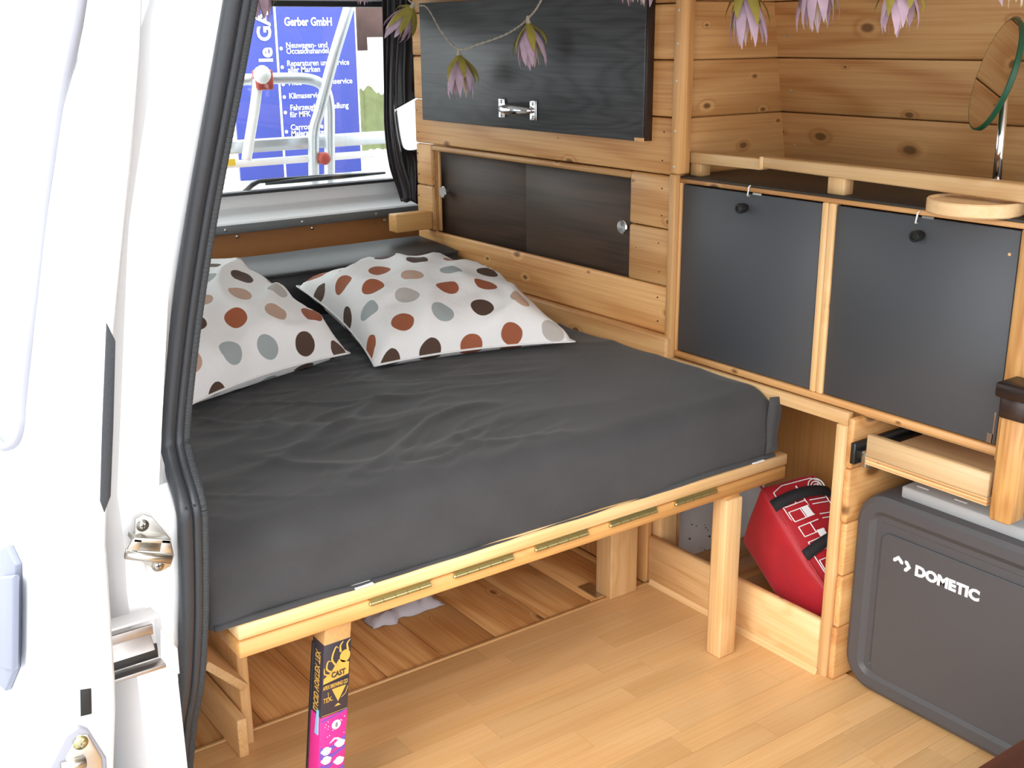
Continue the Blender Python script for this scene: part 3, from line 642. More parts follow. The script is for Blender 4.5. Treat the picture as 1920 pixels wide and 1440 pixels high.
# pillows: four corners, inflated, with wrinkles
def pillow(c00, c10, c11, c01, thick, seed, label, su, sv):
    c = [Vector(q) for q in (c00, c10, c11, c01)]; N_ = 44
    nrm = ((c[1]-c[0]).cross(c[3]-c[0])).normalized()
    if nrm.z < 0: nrm = -nrm
    def P(u, v, side):
        a, bb = 2*u-1, 2*v-1
        uu = .5+(a*(1-.10*(1-bb*bb)**1.0*abs(a)**3))/2; vv = .5+(bb*(1-.10*(1-a*a)*abs(bb)**3))/2
        base = c[0]*(1-uu)*(1-vv)+c[1]*uu*(1-vv)+c[2]*uu*vv+c[3]*(1-uu)*vv
        t = (max(0, 1-abs(a)**2.6)*max(0, 1-abs(bb)**2.6))**.5
        if side > 0:
            w_ = .022*noise.noise(Vector((u*2.3+seed, v*2.3, seed)))+.016*max(0, 1-3.2*abs(noise.noise(Vector((u*2.2+v*2.2, v*3-u*2.2+seed, 2)))))+.005*noise.noise(Vector((u*9, v*9, seed)))
            ed = min(1, t*1.8)
            rad = math.atan2(bb, a); w_ += .007*math.sin(rad*14+seed+2*noise.noise(Vector((rad, seed, 0))))*max(0, .75-t)*2*(t > 0)*min(1, t*4)
            return base+nrm*(thick*t+w_*ed)
        b2 = base-nrm*thick*.45*t; b2.z = max(b2.z, .621); return b2
    top = [[P(i/N_, j/N_, 1) for j in range(N_+1)] for i in range(N_+1)]; bot = [[P(i/N_, j/N_, -1) for j in range(N_+1)] for i in range(N_+1)]
    m_ = MB().grid(top); m_.grid(bot)
    o = m_.build('pillow', 'dots', None, 0, True)
    me = o.data; uv = me.uv_layers.new(name='u'); k = N_+1
    mid = N_//2; UU = {}; VV = {}
    for j in range(k):
        UU[(mid, j)] = 0; VV[(j, mid)] = 0
        for i in range(mid, N_): UU[(i+1, j)] = UU[(i, j)]+(top[i+1][j]-top[i][j]).length; VV[(j, i+1)] = VV[(j, i)]+(top[j][i+1]-top[j][i]).length
        for i in range(mid, 0, -1): UU[(i-1, j)] = UU[(i, j)]-(top[i-1][j]-top[i][j]).length; VV[(j, i-1)] = VV[(j, i)]-(top[j][i-1]-top[j][i]).length
    for l in me.loops:
        i = l.vertex_index % (k*k); c_ = (i//k, i % k); uv.data[l.index].uv = (UU[c_]+seed*.21, VV[c_]+seed*.13)
    seam = [P(i/N_, 0, 1) for i in range(N_+1)]+[P(1, i/N_, 1) for i in range(1, N_+1)]+[P(1-i/N_, 1, 1) for i in range(1, N_+1)]+[P(0, 1-i/N_, 1) for i in range(1, N_+1)]
    M.setdefault('pcase', plain('pillowcase_white', (.84, .82, .81), .85))
    MB().tube(seam, .0028, 6).build('seam', 'pcase', o, 0, True)
    tag(o, label, 'pillow', 'polka dot pillows'); return o
pillow((1.195, 2.20, .632), (1.70, 2.10, .628), (1.79, 2.735, .665), (1.268, 2.745, .715), .120, 1.3, 'white pillow with brown and grey dots lying against the pine wall', .55, .68)
pillow((.72, 2.12, .648), (1.185, 2.30, .642), (1.125, 2.755, .740), (.78, 2.78, .735), .120, 4.6, 'white dotted pillow on the door side of the mattress, away from the pine wall', .5, .62)
# ------------------------------------------------------------------ cupboard doors in the bed wall
fd = empty('cupboard_flap', (1.82, 2.48, 1.11), 'black stained plywood flap with a chrome bow handle above the bed', 'cupboard door')
box('flap_panel', (1.808, 1.990, 1.112), (1.832, 2.962, 1.441), 'blackwood', fd, .002)
box('edge_strip', (1.811, 1.9865, 1.113), (1.834, 1.990, 1.441), 'wenge', fd, .0005)
box('corner_piece', (1.8065, 1.988, 1.1105), (1.831, 2.018, 1.1205), 'pineY', fd, .001)
HX = 1.806; hc = hx((971, 205), HX); 
hm = MB(); yl = hx((942, 204), HX).y; yr = hx((1001, 206), HX).y; zc = hc.z
arc = [Vector((HX-.004-.022*math.sin(math.pi*i/12)**.6, lerp(yl, yr, i/12), zc)) for i in range(13)]
hm.tube(arc, [.007+.006*math.sin(math.pi*i/12) for i in range(13)], 12)
ho = hm.build('handle', 'chrome', fd, 0, True)
for yy in (yl, yr):
    p = [(HX, yy-.014, zc-.025), (HX, yy+.014, zc-.025), (HX, yy+.014, zc+.025), (HX, yy-.014, zc+.025)]
    MB().prism(p, (-.0035, 0, 0)).build('mounting_plate', 'chrome', ho, .0015)
    for dz in (-.017, .017): MB().lathe((HX-.003, yy, zc+dz), (-1, 0, 0), [(.005, 0), (.005, .001), (.001, .003)], 10).build('screw', 'steel', ho, 0, True)
for (ya, yb, xa, ky, lab, mt) in ((2.50, 2.985, 1.8695, 2.916, 'dark brown sliding cupboard panel on the rear window side', 'brownwood'), (2.035, 2.515, 1.860, 2.086, 'dark brown sliding cupboard panel next to the grey kitchen cabinet', 'brownwood')):
    sp_ = empty('sliding_panel', (xa+.004, (ya+yb)/2, .768), lab, 'cupboard door')
    box('panel', (xa, ya, .768), (xa+.008, yb, 1.02), mt, sp_, .001)
    kz = .899
    kb = MB().lathe((xa, ky, kz), (-1, 0, 0), [(.006, 0), (.006, .018), (.017, .022), (.018, .025), (.0155, .028), (.004, .0275)], 24).build('knob', 'chrome', sp_, 0, True, angle=math.radians(35))
box_ = box('catch_plate', (1.833, 2.972, 1.195), (1.836, 2.99, 1.24), 'blackplastic', None, .0005); tag(box_, 'small black catch plate beside the black flap', 'catch')
bk = box('wood_peg', (1.70, 2.955, .784), (1.83, 3.0, .838), 'orangeX', None, .004, 2); tag(bk, 'short square pine peg sticking out below the curtain', 'peg')

# ------------------------------------------------------------------ kitchen cabinet
kc = empty('kitchen_cabinet', (2.0, 1.45, .58), 'pine framed kitchen cabinet with two anthracite flap doors', 'cabinet')
box('carcass_back', (2.205, 1.02, .60), (2.215, 1.90, 1.034), 'pineY', kc, 0)
box('carcass_bottom', (1.866, 1.02, .600), (2.2, 1.90, .610), 'pineY', kc, 0)
box('carcass_side', (1.866, 1.022, .61), (2.2, 1.032, 1.0345), 'pineX', kc, 0)
box('carcass_side', (1.866, 1.894, .61), (2.2, 1.902, 1.0345), 'pineX', kc, 0)
box('top_rail', (1.842, 1.02, 1.0245), (1.862, 1.898, 1.0345), 'pineY', kc, .002)
box('bottom_rail', (1.842, 1.02, .611), (1.862, 1.898, .6265), 'pineY', kc, .002)
box('stile', (1.842, 1.4735, .6267), (1.862, 1.4895, 1.0243), 'paleZ', kc, .0025)
box('stile', (1.842, 1.4565, .6267), (1.862, 1.4725, 1.0243), 'paleZ', kc, .0025)
box('stile', (1.8415, 1.022, .600), (1.8625, 1.0595, 1.0243), 'postZ', kc, .0025)
box('stile', (1.842, 1.8925, .6267), (1.862, 1.8985, 1.0243), 'pineZ', kc, .001)
box('stile', (1.850, .975, .52), (1.90, 1.020, 1.05), 'postZ', kc, .004)
box('header_board', (1.830, 1.374, .582), (1.846, 1.8985, .6095), 'paleY', kc, .001)
box('countertop', (1.843, .95, 1.0345), (2.205, 1.898, 1.0395), 'counter', kc, .001)
for i, (ya, yb, kpx, hpx) in enumerate(((1.492, 1.890, (1393, 390), (1405, 358)), (1.0625, 1.4545, (1722, 442), (1721, 408)))):
    dr = box('flap_door', (1.846, ya, .629), (1.858, yb, 1.0205), 'hpl', kc, .001)
    kp = hx(kpx, 1.835)
    MB().lathe((1.846, kp.y, kp.z), (-1, 0, 0), [(.007, 0), (.007, .006), (.0105, .008), (.011, .024), (.0095, .027), (.006, .027), (.005, .024)], 20).build('knob', 'blackplastic', dr, 0, True, angle=math.radians(35))
    hp = hx(hpx, 1.84)
    MB().tube([hp+Vector((0, -.003, .012)), hp+Vector((-.003, -.001, .009)), hp+Vector((-.003, .002, -.010)), hp+Vector((.004, .002, -.011))], .0017, 8).build('hook', 'print', dr, 0, True)
    MB().box((1.845, hp.y-.030, 1.0195), (1.8465, hp.y-.005, 1.0235)).build('catch', 'steel', dr)
    if i: 
        q = hx((1858, 832), 1.845)
        MB().box((1.8448, q.y-.002, .630), (1.8465, q.y+.010, .648)).box((1.8448, q.y-.003, .630), (1.8465, q.y, .690)).build('corner_plate', 'chrome', dr)
        q = hx((1893, 477), 1.846); MB().lathe(q, (-1, 0, 0), [(.003, -.001), (.003, .0008)], 10).build('wood_plug', 'paleY', dr)
# shelf over the countertop
sh = empty('counter_shelf', (1.95, 1.5, 1.047), 'thin pine shelf with a raised front rail on little blocks over the dark counter', 'shelf')
MB().hexa([(1.862, 1.675, 1.070), (1.890, 1.675, 1.070), (1.890, 1.898, 1.068), (1.866, 1.898, 1.068), (1.862, 1.675, 1.094), (1.890, 1.675, 1.094), (1.890, 1.898, 1.092), (1.866, 1.898, 1.092)]).build('front_rail', 'paleY', sh, .002)
MB().hexa([(1.856, .95, 1.0640), (1.890, .95, 1.0640), (1.890, 1.676, 1.076), (1.856, 1.676, 1.076), (1.856, .95, 1.098), (1.890, .95, 1.098), (1.890, 1.676, 1.099), (1.856, 1.676, 1.099)]).build('front_rail', 'paleY', sh, .004)
box('rail_joint', (1.855, 1.664, 1.074), (1.860, 1.674, 1.0995), 'paleZ', sh, .001)
box('support_block', (1.868, 1.858, 1.039), (1.90, 1.892, 1.069), 'paleZ', sh, .002)
box('support_block', (1.860, 1.452, 1.039), (1.89, 1.494, 1.0735), 'paleZ', sh, .002)
for px in ((1281, 291), (1412, 307)): MB().lathe(hx(px, 1.864), (-1, 0, 0), [(.0035, -.002), (.0035, .001), (.001, .002)], 10).build('screw', 'steel', sh)
# round board under the shelf
zlo = 1.0478
cbo = MB().lathe((1.858, 1.162, 1.0393), (0, 0, 1), [(.079, 0), (.083, .003), (.083, .0225), (.081, .025), (.076, .025), (.073, .0215), (.01, .0215)], 48).build('round_board', 'beech', None, 0, True, angle=math.radians(35)); tag(cbo, 'round light beech board pushed in under the counter shelf', 'board')
# mirror on a stand
mf = hz((1865, 380), 1.0395); mir = empty('cosmetic_mirror', mf, 'round green rimmed cosmetic mirror on a chrome stand on the shelf', 'mirror')
ptop = hy((1884, 178), mf.y); pc = hy((1864, 140), mf.y); dep = (pc-CAMP).dot(_f); rad = 104*dep/FPX
MB().lathe(mf-Vector((0, 0, .001)), (0, 0, 1), [(.048, 0), (.048, .004), (.042, .008), (.008, .010)], 32).build('base', 'chrome', mir, 0, True, angle=math.radians(40))
MB().tube([mf+Vector((0, 0, .004)), lerp(mf, ptop, .5), ptop], [.0085, .0078, .0075], 14).build('stand', 'chrome', mir, 0, True)
vd = (pc-CAMP); vd.z = 0; vd.normalize(); lf = Vector((-vd.y, vd.x, 0))
nh = (lf*math.sin(math.radians(74))-vd*math.cos(math.radians(74))).normalized(); nm = (nh*math.cos(math.radians(14))+Vector((0, 0, math.sin(math.radians(14))))).normalized()
tt = Vector((0, 0, 1))-nm*nm.z; tt.normalize(); ss = nm.cross(tt)
MB().lathe(pc-nm*.010, nm, [(rad-.006, 0), (rad, .003), (rad+.0005, .011), (rad-.002, .0125), (rad-.003, .0115), (.001, .0112)], 56).build('casing', 'green', mir, 0, True, angle=math.radians(35))
MB().lathe(pc+nm*.0010, nm, [(rad-.003, 0), (rad-.003, .0012), (.001, .0013)], 56).build('glass', 'mirror', mir, 0, True, angle=math.radians(35))
MB().tube([ptop-Vector((0, 0, .01)), lerp(ptop, pc, .5)-nm*.006, pc-nm*.006], .006, 10).build('bracket', 'chrome', mir, 0, True)

# ------------------------------------------------------------------ below the cabinet: partition, drawer, fridge, bag
pt = empty('cabinet_partition', (2.0, 1.365, 0), 'pine plank partition between the red bag and the fridge', 'partition')
zz = (-.001, .125, .247, .369, .491, .6015)
for z0, z1 in zip(zz, zz[1:]): box('plank', (1.829+rr.uniform(-.003, .003), 1.357, z0+.001), (2.2, 1.3725, z1-.001), 'pineX', pt, .005, 2)
box('post', (1.8235, 1.374, 0), (1.862, 1.398, .582), 'paleZ', pt, .002)
bp_ = box('back_panel', (2.15, 1.40, .012), (2.16, 1.86, .60), 'backpanel', None, .001); tag(bp_, 'upright veneered panel at the back of the red bag space', 'panel')
wa = MB(); loops = []
for x in (1.96, 1.975, 2.0, 2.08, 2.24):
    q = {1.96: .30, 1.975: .325, 2.0: .335}.get(x, .34); loops.append([Vector((x, 2.32+q*math.cos(math.pi*i/24), -.02+q*.95*math.sin(math.pi*i/24))) for i in range(25)])
wao = struct(wa.loft(loops).build('wheel_arch', 'whitedull', None, 0, True, angle=math.radians(60)), 'white painted wheel arch with dirt specks'); 
spk = MB(); q = random.Random(4)
for i in range(46):
    th = q.uniform(.55, .98)*math.pi; x = q.uniform(2.0, 2.15); s_ = q.uniform(.001, .004)
    p = Vector((x, 2.32+.341*math.cos(th), -.02+.341*.95*math.sin(th))); nn = Vector((0, math.cos(th), math.sin(th)))
    spk.lathe(p-nn*.002, nn, [(s_, 0), (s_*.6, .0025)], 6)
so_ = spk.build('dirt_specks', 'darksteel', wao); so_['kind'] = 'stuff'
# drawer
dw = empty('pull_out_drawer', (1.95, 1.18, .52), 'shallow plywood pull out drawer above the fridge', 'drawer')
box('front_board', (1.808, 1.0425, .5405), (1.824, 1.3095, .5865), 'beech', dw, .0015)
for i in range(5): box('ply_layer', (1.8085+.0006*(i % 2), 1.0425, .5245+i*.0032), (2.15, 1.3095, .5245+i*.0032+.0029), ('beech', 'pineY')[i % 2], dw, 0)
box('tray_board', (1.824, 1.045, .541), (2.15, 1.307, .548), 'beech', dw, 0)
for yy in (1.285, 1.062): MB().lathe((1.816, yy, .5862), (0, 0, 1), [(.0035, -.001), (.0035, .0006), (.001, .001)], 10).build('screw', 'steel', dw)
for ya, yb in ((1.312, 1.356), (1.0305, 1.0415)):
    sg = box('slide_rail', (1.822, ya if ya < 1.2 else 1.345, .508), (2.19, yb if ya < 1.2 else 1.3565, .553), 'darksteel', dw, .001)
    MB().box((1.816, ya if ya < 1.2 else 1.312, .512), (1.90, yb if ya < 1.2 else 1.325, .545)).build('slide_end', 'steel', sg, .002)
    if ya > 1.2: box('slide_arm', (1.824, 1.3135, .525), (2.19, 1.346, .54), 'darksteel', sg, .001)
# hanging post with dark bracket
hp_ = empty('hanging_post', (1.82, 1.01, .51), 'short striped pine post with a dark brown cap hanging beside the drawer', 'post')
box('post', (1.795, .988, .508), (1.842, 1.029, .705), 'postZ', hp_, .003)
box('bracket_block', (1.789, .982, .703), (1.842, 1.029, .742), 'wenge', hp_, .002)
box('bracket_plate', (1.778, .90, .742), (1.842, 1.036, .768), 'wenge', hp_, .003)
MB().lathe((1.826, .9885, .63), (0, -1, 0), [(.003, -.001), (.003, .001)], 10).build('screw', 'steel', hp_)
# fridge
fr_ = empty('cool_box', (2.0, 1.0, 0), 'charcoal plastic compressor cool box with white brand lettering', 'fridge')
FY0, FY1, FZ1 = .62, 1.352, .452
def RR(ins, x, r): return rrect(FY0+ins, FY1-ins, .002+ins, FZ1-ins, max(r-ins, .004), x, 8)
MB().loft([RR(.012, 2.2, .07), RR(0, 1.99, .07), RR(0, 1.868, .07), RR(.004, 1.856, .07), RR(.014, 1.850, .07), RR(.036, 1.850, .07), RR(.048, 1.8585, .06), RR(.060, 1.8585, .055), RR(.0615, 1.8605, .05)]).build('housing', 'fridge', fr_, 0, True, angle=math.radians(28))
def RP(ins, x): return rrect(FY0+.06+ins, 1.287-ins, .046+ins, .372-ins, .018, x, 6)
pn = MB().loft([RP(0, 1.866), RP(0, 1.857), RP(.002, 1.8555), RP(.004, 1.8555)]).build('front_panel', 'fridge', fr_, 0, True, angle=math.radians(28))
XF = 1.8553
box('lid', (1.874, FY0, .450), (2.2, 1.265, .476), 'fridgelid', fr_, .003)
for a in range(7):
    for c in range(6):
        yy = 1.245-c*.085-(a % 2)*.042; xx = 1.895+a*.036
        if yy > FY0+.05: MB().box((xx, yy-.026, .4755), (xx+.004, yy, .4772)).build('lid_rib', 'print', fr_)
U2, V2 = Vector((0, -1, 0)), Vector((0, 0, 1))
p0 = hx((1713, 1083), XF); p1 = hx((1832, 1118), XF)
lt = text('brand_lettering', 'DOMETIC', .030, 'print', Vector((XF-.0004, 1.203, .309)), U2, V2, pn, .0016, .0006)
wv = [v.co.y for v in lt.data.vertices]; sc = .142/(max(wv)-min(wv)); ym = max(wv)
for v in lt.data.vertices: v.co.y = ym+(v.co.y-ym)*sc
lg = MB(); X0 = XF-.001
def arrow(y, z, s, rot):
    c, q = math.cos(rot), math.sin(rot)
    pts = [(-1, -.55), (-1, -.05), (0, .75), (1, -.05), (1, -.55), (.55, -.55), (.0, -.02), (-.55, -.55)]
    lg.prism([(X0, y-s*(a*c-b_*q), z+s*(a*q+b_*c)) for a, b_ in pts], (.0015, 0, 0))
arrow(1.243, .326, .0115, .0); arrow(1.221, .319, .0115, -math.pi/2)
lg.build('brand_mark', 'print', pn)
# red bag leaning behind the kick board
bag = empty('zipped_bag', (1.94, 1.52, .012), 'red zipped bag with black straps and a white bus drawing, leaning in the cabinet', 'bag')
A_ = Vector((1.880, 1.642, .349)); Lv = Vector((.004, -.178, -.158))*1.20; Dv = Vector((.0, .048, -.158)); Wv = Vector((.150, -.040, .015))
def bgp(t, s, d=0): # t along, s across the print face, d out of it
    n_ = -Dv.normalized(); sag = .014*math.sin(math.pi*min(1, max(0, t)))*math.sin(math.pi*min(1, max(0, s)))
    return A_+Lv*t+Wv*s+n_*(d+sag)
bm_ = bmesh.new(); vs = []
for c in range(2):
    for s_ in range(2):
        for t_ in range(2): vs.append(bm_.verts.new(A_+Lv*t_+Wv*s_+Dv*c))
for f in ((0, 1, 3, 2), (4, 6, 7, 5), (0, 4, 5, 1), (2, 3, 7, 6), (0, 2, 6, 4), (1, 5, 7, 3)): bm_.faces.new([vs[i] for i in f])
bmesh.ops.recalc_face_normals(bm_, faces=bm_.faces)
bmesh.ops.bevel(bm_, geom=list(bm_.edges), offset=.013, segments=3, profile=.5, affect='EDGES')
bmesh.ops.subdivide_edges(bm_, edges=list(bm_.edges), cuts=3, use_grid_fill=True)
nD = -Dv.normalized(); nW = Wv.normalized()
for v in bm_.verts:
    p = v.co-A_; t_ = p.dot(Lv)/Lv.length_squared; s_ = p.dot(Wv)/Wv.length_squared; d_ = p.dot(Dv)/Dv.length_squared
    bl_ = lambda q: math.sin(math.pi*min(1, max(0, q)))
    if d_ < .5: v.co += nD*.014*bl_(t_)*bl_(s_)
    if s_ < .3: v.co -= nW*.010*bl_(t_)*bl_(d_)
    v.co += Vector((1, 1, 1))*.0022*noise.noise(p*28)
mb_ = MB(); mb_.v = [v.co.copy() for v in bm_.verts]; bm_.verts.index_update(); mb_.f = [tuple(v.index for v in f.verts) for f in bm_.faces]; bm_.free()
bgo = mb_.build('bag_body', 'red', bag, 0, True)
sm = MB().tube([bgp(t/12, .02, .001) for t in range(13)], .0028, 6); sm.build('seam', 'red', bag, 0, True)
def strap(t0, t1, ww, lift):
    rows = []
    for i in range(15):
        s_ = i/14; h = .003+lift*math.sin(math.pi*s_)**.7; rows.append([bgp(t0-ww/2+(t1-t0)*s_, s_, h), bgp(t0+ww/2+(t1-t0)*s_, s_, h)])
    MB().grid(rows).build('strap', 'webbing', bag, 0, True, solid=.003)
strap(.20, .22, .10, .014); strap(.66, .60, .09, .012)
pr = MB()
def pline(pts, r=.0011): pr.tube([bgp(t, s, .0050) for t, s in pts], r*1.2, 5)
pline([(.10, .12), (.06, .30), (.06, .80), (.10, .93)]); pline([(.10, .12), (.9, .12)]); pline([(.10, .50), (.92, .50)], .0018); pline([(.12, .86), (.9, .86)])
pline([(.9, .12), (.93, .3), (.93, .7), (.9, .86)])
for t in (.16, .30, .44, .58, .74, .86):
    pline([(t, .14), (t, .46)]); pline([(t+.09, .14), (t+.09, .46)]); pline([(t, .14), (t+.09, .14)]); pline([(t, .32), (t+.09, .32)])
    pline([(t, .54), (t, .82)]); pline([(t+.1, .54), (t+.1, .82)])
for t in (.30, .52): pr.prism([bgp(t, .34, .0048), bgp(t+.09, .34, .0048), bgp(t+.09, .45, .0048), bgp(t, .45, .0048)], nD*.0006)
for cc, rd in (((.15, .80), .020), ((.15, .80), .013), ((.15, .80), .006), ((.80, .80), .018), ((.80, .80), .010)):
    c = bgp(*cc, .006); lu = Lv.normalized(); wu = (Wv-lu*Wv.dot(lu)).normalized()
    pr.tube([c+(lu*math.cos(a)+wu*math.sin(a))*rd for a in [2*math.pi*i/20 for i in range(21)]], .0015, 5)
pr.build('bus_drawing', 'print', bag)
zp = MB(); zz0 = bgp(.93, .05, .004)
for i in range(6): zp.tube([zz0+Vector((-.003, -.004*i*.3, -.007*i))+Vector((.003*math.cos(a), .001, .004*math.sin(a))) for a in [2*math.pi*k/8 for k in range(9)]], .0011, 5)
zp.build('zip_pull', 'steel', bag, 0, True)
st_ = MB().grid([[Vector((1.88+i*.006, 1.80-.05*i, .016+.012*math.sin(i*.9))), Vector((1.905+i*.006, 1.81-.05*i, .016+.012*math.sin(i*.9)))] for i in range(7)]).build('loose_strap', 'webbing', bag, 0, True, solid=.003)
# dark brown seat box at the front, white cloth under the bed
sb = empty('seat_box', (1.4, .4, 0), 'dark red brown wooden box lid in front of the cool box', 'box')
box('box_lid', (1.00, .1, .428), (1.80, .6625, .45), 'redbrown', sb, .002); box('box_body', (1.02, .12, 0), (1.78, .64, .428), 'redbrown', sb, .002)
clp = hz((762, 1146), .01); cm_ = MB(); rows = []
for i in range(15):
    row = []
    for j in range(15):
        u, v = i/14-.5, j/14-.5; r2 = max(0, 1-4*max(abs(u), abs(v))**2)
        row.append(clp+Vector((u*.20+.03*noise.noise(Vector((v*6, 1, 2))), .06+v*.15+.03*noise.noise(Vector((u*6, 4, 2))), -.008+(.020+.05*abs(noise.noise(Vector((u*7, v*7, 3)))))*r2**.5)))
    rows.append(row)
tag(cm_.grid(rows).build('white_cloth', 'sheetwhite', None, 0, True, solid=.002), 'small crumpled white cloth on the floor under the bed', 'cloth')

# ------------------------------------------------------------------ flower garland
gar = empty('flower_garland', (1.74, 2.3, 1.4), 'garland of lilac fabric flowers on a twisted beige cord', 'garland')
GX = 1.735
def petal(root, ax, out, length, width, curl, mat, name, parent, q):
    side = ax.cross(out).normalized(); rows = []; tw = q.uniform(-.5, .5)
    for i in range(8):
        t = i/7; wd = width*(math.sin(math.pi*min(1, t*.92+.08))**.7)*(1-.55*t)
        if t == 1: wd = .0006
        sp2 = side*math.cos(tw*t)+out*math.sin(tw*t)
        c = root+ax*length*t+out*(.004+curl*math.sin(t*math.pi*.75)+.004*noise.noise(Vector((t*4, q.random(), 1))))
        rows.append([c-sp2*wd, c+out*wd*.25, c+sp2*wd])
    MB().grid(rows).build(name, mat, parent, 0, True)
def flower(top, tip, seed, n=9):
    q = random.Random(seed); top = Vector(top); tip = Vector(tip); ax = (tip-top); Ln = ax.length; ax.normalize()
    a = Vector((1, 0, 0)); a = (a-ax*a.dot(ax)).normalized(); bb = ax.cross(a)
    cap = MB().lathe(top-ax*.008, ax, [(.003, 0), (.0045, .004), (.004, .010), (.006, .016), (.0075, .024), (.005, .034)], 12).build('flower', 'cord', gar, 0, True)
    r0 = top+ax*.014
    for k in range(n):
        th = 2*math.pi*(k+q.uniform(-.3, .3))/n; o_ = a*math.cos(th)+bb*math.sin(th)
        petal(r0, (ax+o_*q.uniform(.05, .22)).normalized(), o_, (Ln-.016)*q.uniform(.80, 1.0), .0165, .020, 'lilac', 'petal', cap, q)
    for k in range(6):
        th = 2*math.pi*(k+q.uniform(-.3, .3))/6; o_ = a*math.cos(th)+bb*math.sin(th)
        petal(r0-ax*.004, (ax+o_*q.uniform(.16, .42)).normalized(), o_, Ln*q.uniform(.45, .68), .0135, .023, 'olive', 'leaf', cap, q)
    for k in range(5):
        th = 2*math.pi*(k+q.random())/5; o_ = a*math.cos(th)+bb*math.sin(th)
        petal(r0+ax*.01, (ax+o_*.10).normalized(), o_, (Ln-.03)*q.uniform(.85, 1.0), .0048, .006, 'cream', 'stamen', cap, q)
FL = [((860, 96), (866, 192), GX, 1), ((990, 36), (1001, 136), GX, 2), ((775, 8), (738, 70), GX, 3), ((1195, -85), (1195, 20), 1.75, 5),
      ((1398, -35), (1402, 98), 1.79, 6), ((1533, -70), (1536, 64), 1.79, 7), ((1690, -55), (1684, 74), 1.79, 8), ((1912, -110), (1904, 22), 1.79, 9)]
tops = {}
for a_, c_, xx, sd_ in FL:
    p, q_ = hx(a_, xx), hx(c_, xx); flower(p, q_, sd_); tops[sd_] = p
pr_ = hy((682, -70), 2.95); flower(pr_, hy((680, 14), 2.95), 4); pl_ = hy((482, -60), 2.5); flower(pl_, hy((484, 46), 2.5), 10)
ends = [pl_, lerp(pl_, pr_, .5)+Vector((0, 0, -.01)), pr_, lerp(pr_, tops[3], .6)+Vector((0, 0, .01)), tops[3]]
c1 = [hx(q_, GX) for q_ in ((800, 14), (828, 60), (860, 92))]; c2 = [hx(q_, GX) for q_ in ((900, 82), (945, 66), (975, 48), (988, 36))]
c3 = [hx(q_, GX) for q_ in ((1003, 20), (1015, 0), (1050, -60))]
cpath = smoothpath(ends+c1+c2+c3+[tops[5]]+[tops[6]]+[lerp(tops[6], tops[7], .5)+Vector((0, 0, -.008)), tops[7], lerp(tops[7], tops[8], .5)+Vector((0, 0, -.008)), tops[8], lerp(tops[8], tops[9], .5)+Vector((0, 0, -.01)), tops[9]], 14)
for s_ in (0, math.pi):
    tw = [p+Vector((math.cos(i*.9+s_)*.0014, math.sin(i*.9+s_)*.0008, math.sin(i*.9+s_)*.0014)) for i, p in enumerate(cpath)]
    MB().tube(tw, .0013, 6).build('cord', 'cord', gar, 0, True)

# ------------------------------------------------------------------ curtain in the rear corner
cur = empty('curtain', (1.86, 3.17, .80), 'black satin curtain gathered at the rear corner beside the window', 'curtain')
def cpoly(name, left, right, y, amp, freq, n=34, m_=14):
    rows = []
    for i in range(n):
        t = i/(n-1); L_ = interp2(left, t); R2 = interp2(right, t); row = []
        for j in range(m_):
            s_ = j/(m_-1); px = (lerp(L_[0], R2[0], s_), lerp(L_[1], R2[1], s_)); yy = y+amp*math.sin(s_*freq+t*1.3)*(.6+.4*t)
            row.append(hy(px, yy))
        rows.append(row)
    return MB().grid(rows).build(name, 'curtain', cur, 0, True, solid=.002)
def interp2(pts, t):
    k = t*(len(pts)-1); i = min(int(k), len(pts)-2); f = k-i
    p0, p1, p2, p3 = [Vector((*pts[min(max(q, 0), len(pts)-1)], 0)) for q in (i-1, i, i+1, i+2)]
    v = .5*((2*p1)+(p2-p0)*f+(2*p0-5*p1+4*p2-p3)*f*f+(3*p1-p0-3*p2+p3)*f**3); return (v.x, v.y)
cpoly('front_fold', [(716, -40), (718, 60), (720, 160), (721, 240), (730, 310), (744, 352), (752, 378)], [(748, -40), (744, 60), (739, 160), (742, 230), (756, 300), (770, 345), (772, 374)], 3.15, .016, 5.5)
cpoly('upper_fold', [(736, -40), (734, 60), (733, 140), (738, 207)], [(800, -40), (800, 60), (800, 140), (800, 172)], 3.19, .014, 9)
cpoly('lower_fold', [(738, 215), (746, 262), (757, 310), (762, 372)], [(744, 205), (760, 283), (800, 282), (800, 392)], 3.185, .012, 7)
tie = MB().tube([hy((753, 374), 3.14), hy((762, 378), 3.13), hy((772, 373), 3.14)], .004, 8).build('hem', 'curtain', cur, 0, True)

# ------------------------------------------------------------------ behind the rear window
wp = empty('rear_wiper', (1.5, RY+.09, .9), 'black rear wiper arm and blade on the outside of the rear window', 'wiper')
WY = RY+.085
MB().tube([hy(q, WY) for q in ((452, 366), (474, 346), (486, 340), (600, 331), (700, 326))], [.008, .008, .007, .006, .005], 8).build('wiper_arm', 'rubber', wp, 0, True)
MB().tube([hy(q, WY-.008) for q in ((498, 345), (560, 338), (640, 331), (722, 324))], [.004, .008, .008, .004], 6).build('wiper_blade', 'rubber', wp, 0, True)
rk = empty('bike_rack', (1.75, 3.6, .9), 'silver tubular bike rack with red clamps behind the rear window', 'bike rack')
KY = 3.62
def ktube(name, pxs, r, mat='alu', y=KY): return MB().tube(smoothpath([hy(q, y) for q in pxs], 5), r, 12).build(name, mat, rk, 0, True)
ktube('tube', [(664, -40), (655, 10), (625, 110), (600, 205), (590, 240), (588, 280), (590, 410)], .0185)
ktube('tube', [(380, 152), (440, 150), (520, 147), (575, 148), (604, 160), (616, 190), (618, 250), (618, 410)], .0185, y=KY+.05)
ktube('tube', [(484, 150), (478, 200), (468, 262), (462, 300)], .017, 'signwhite', KY+.03)
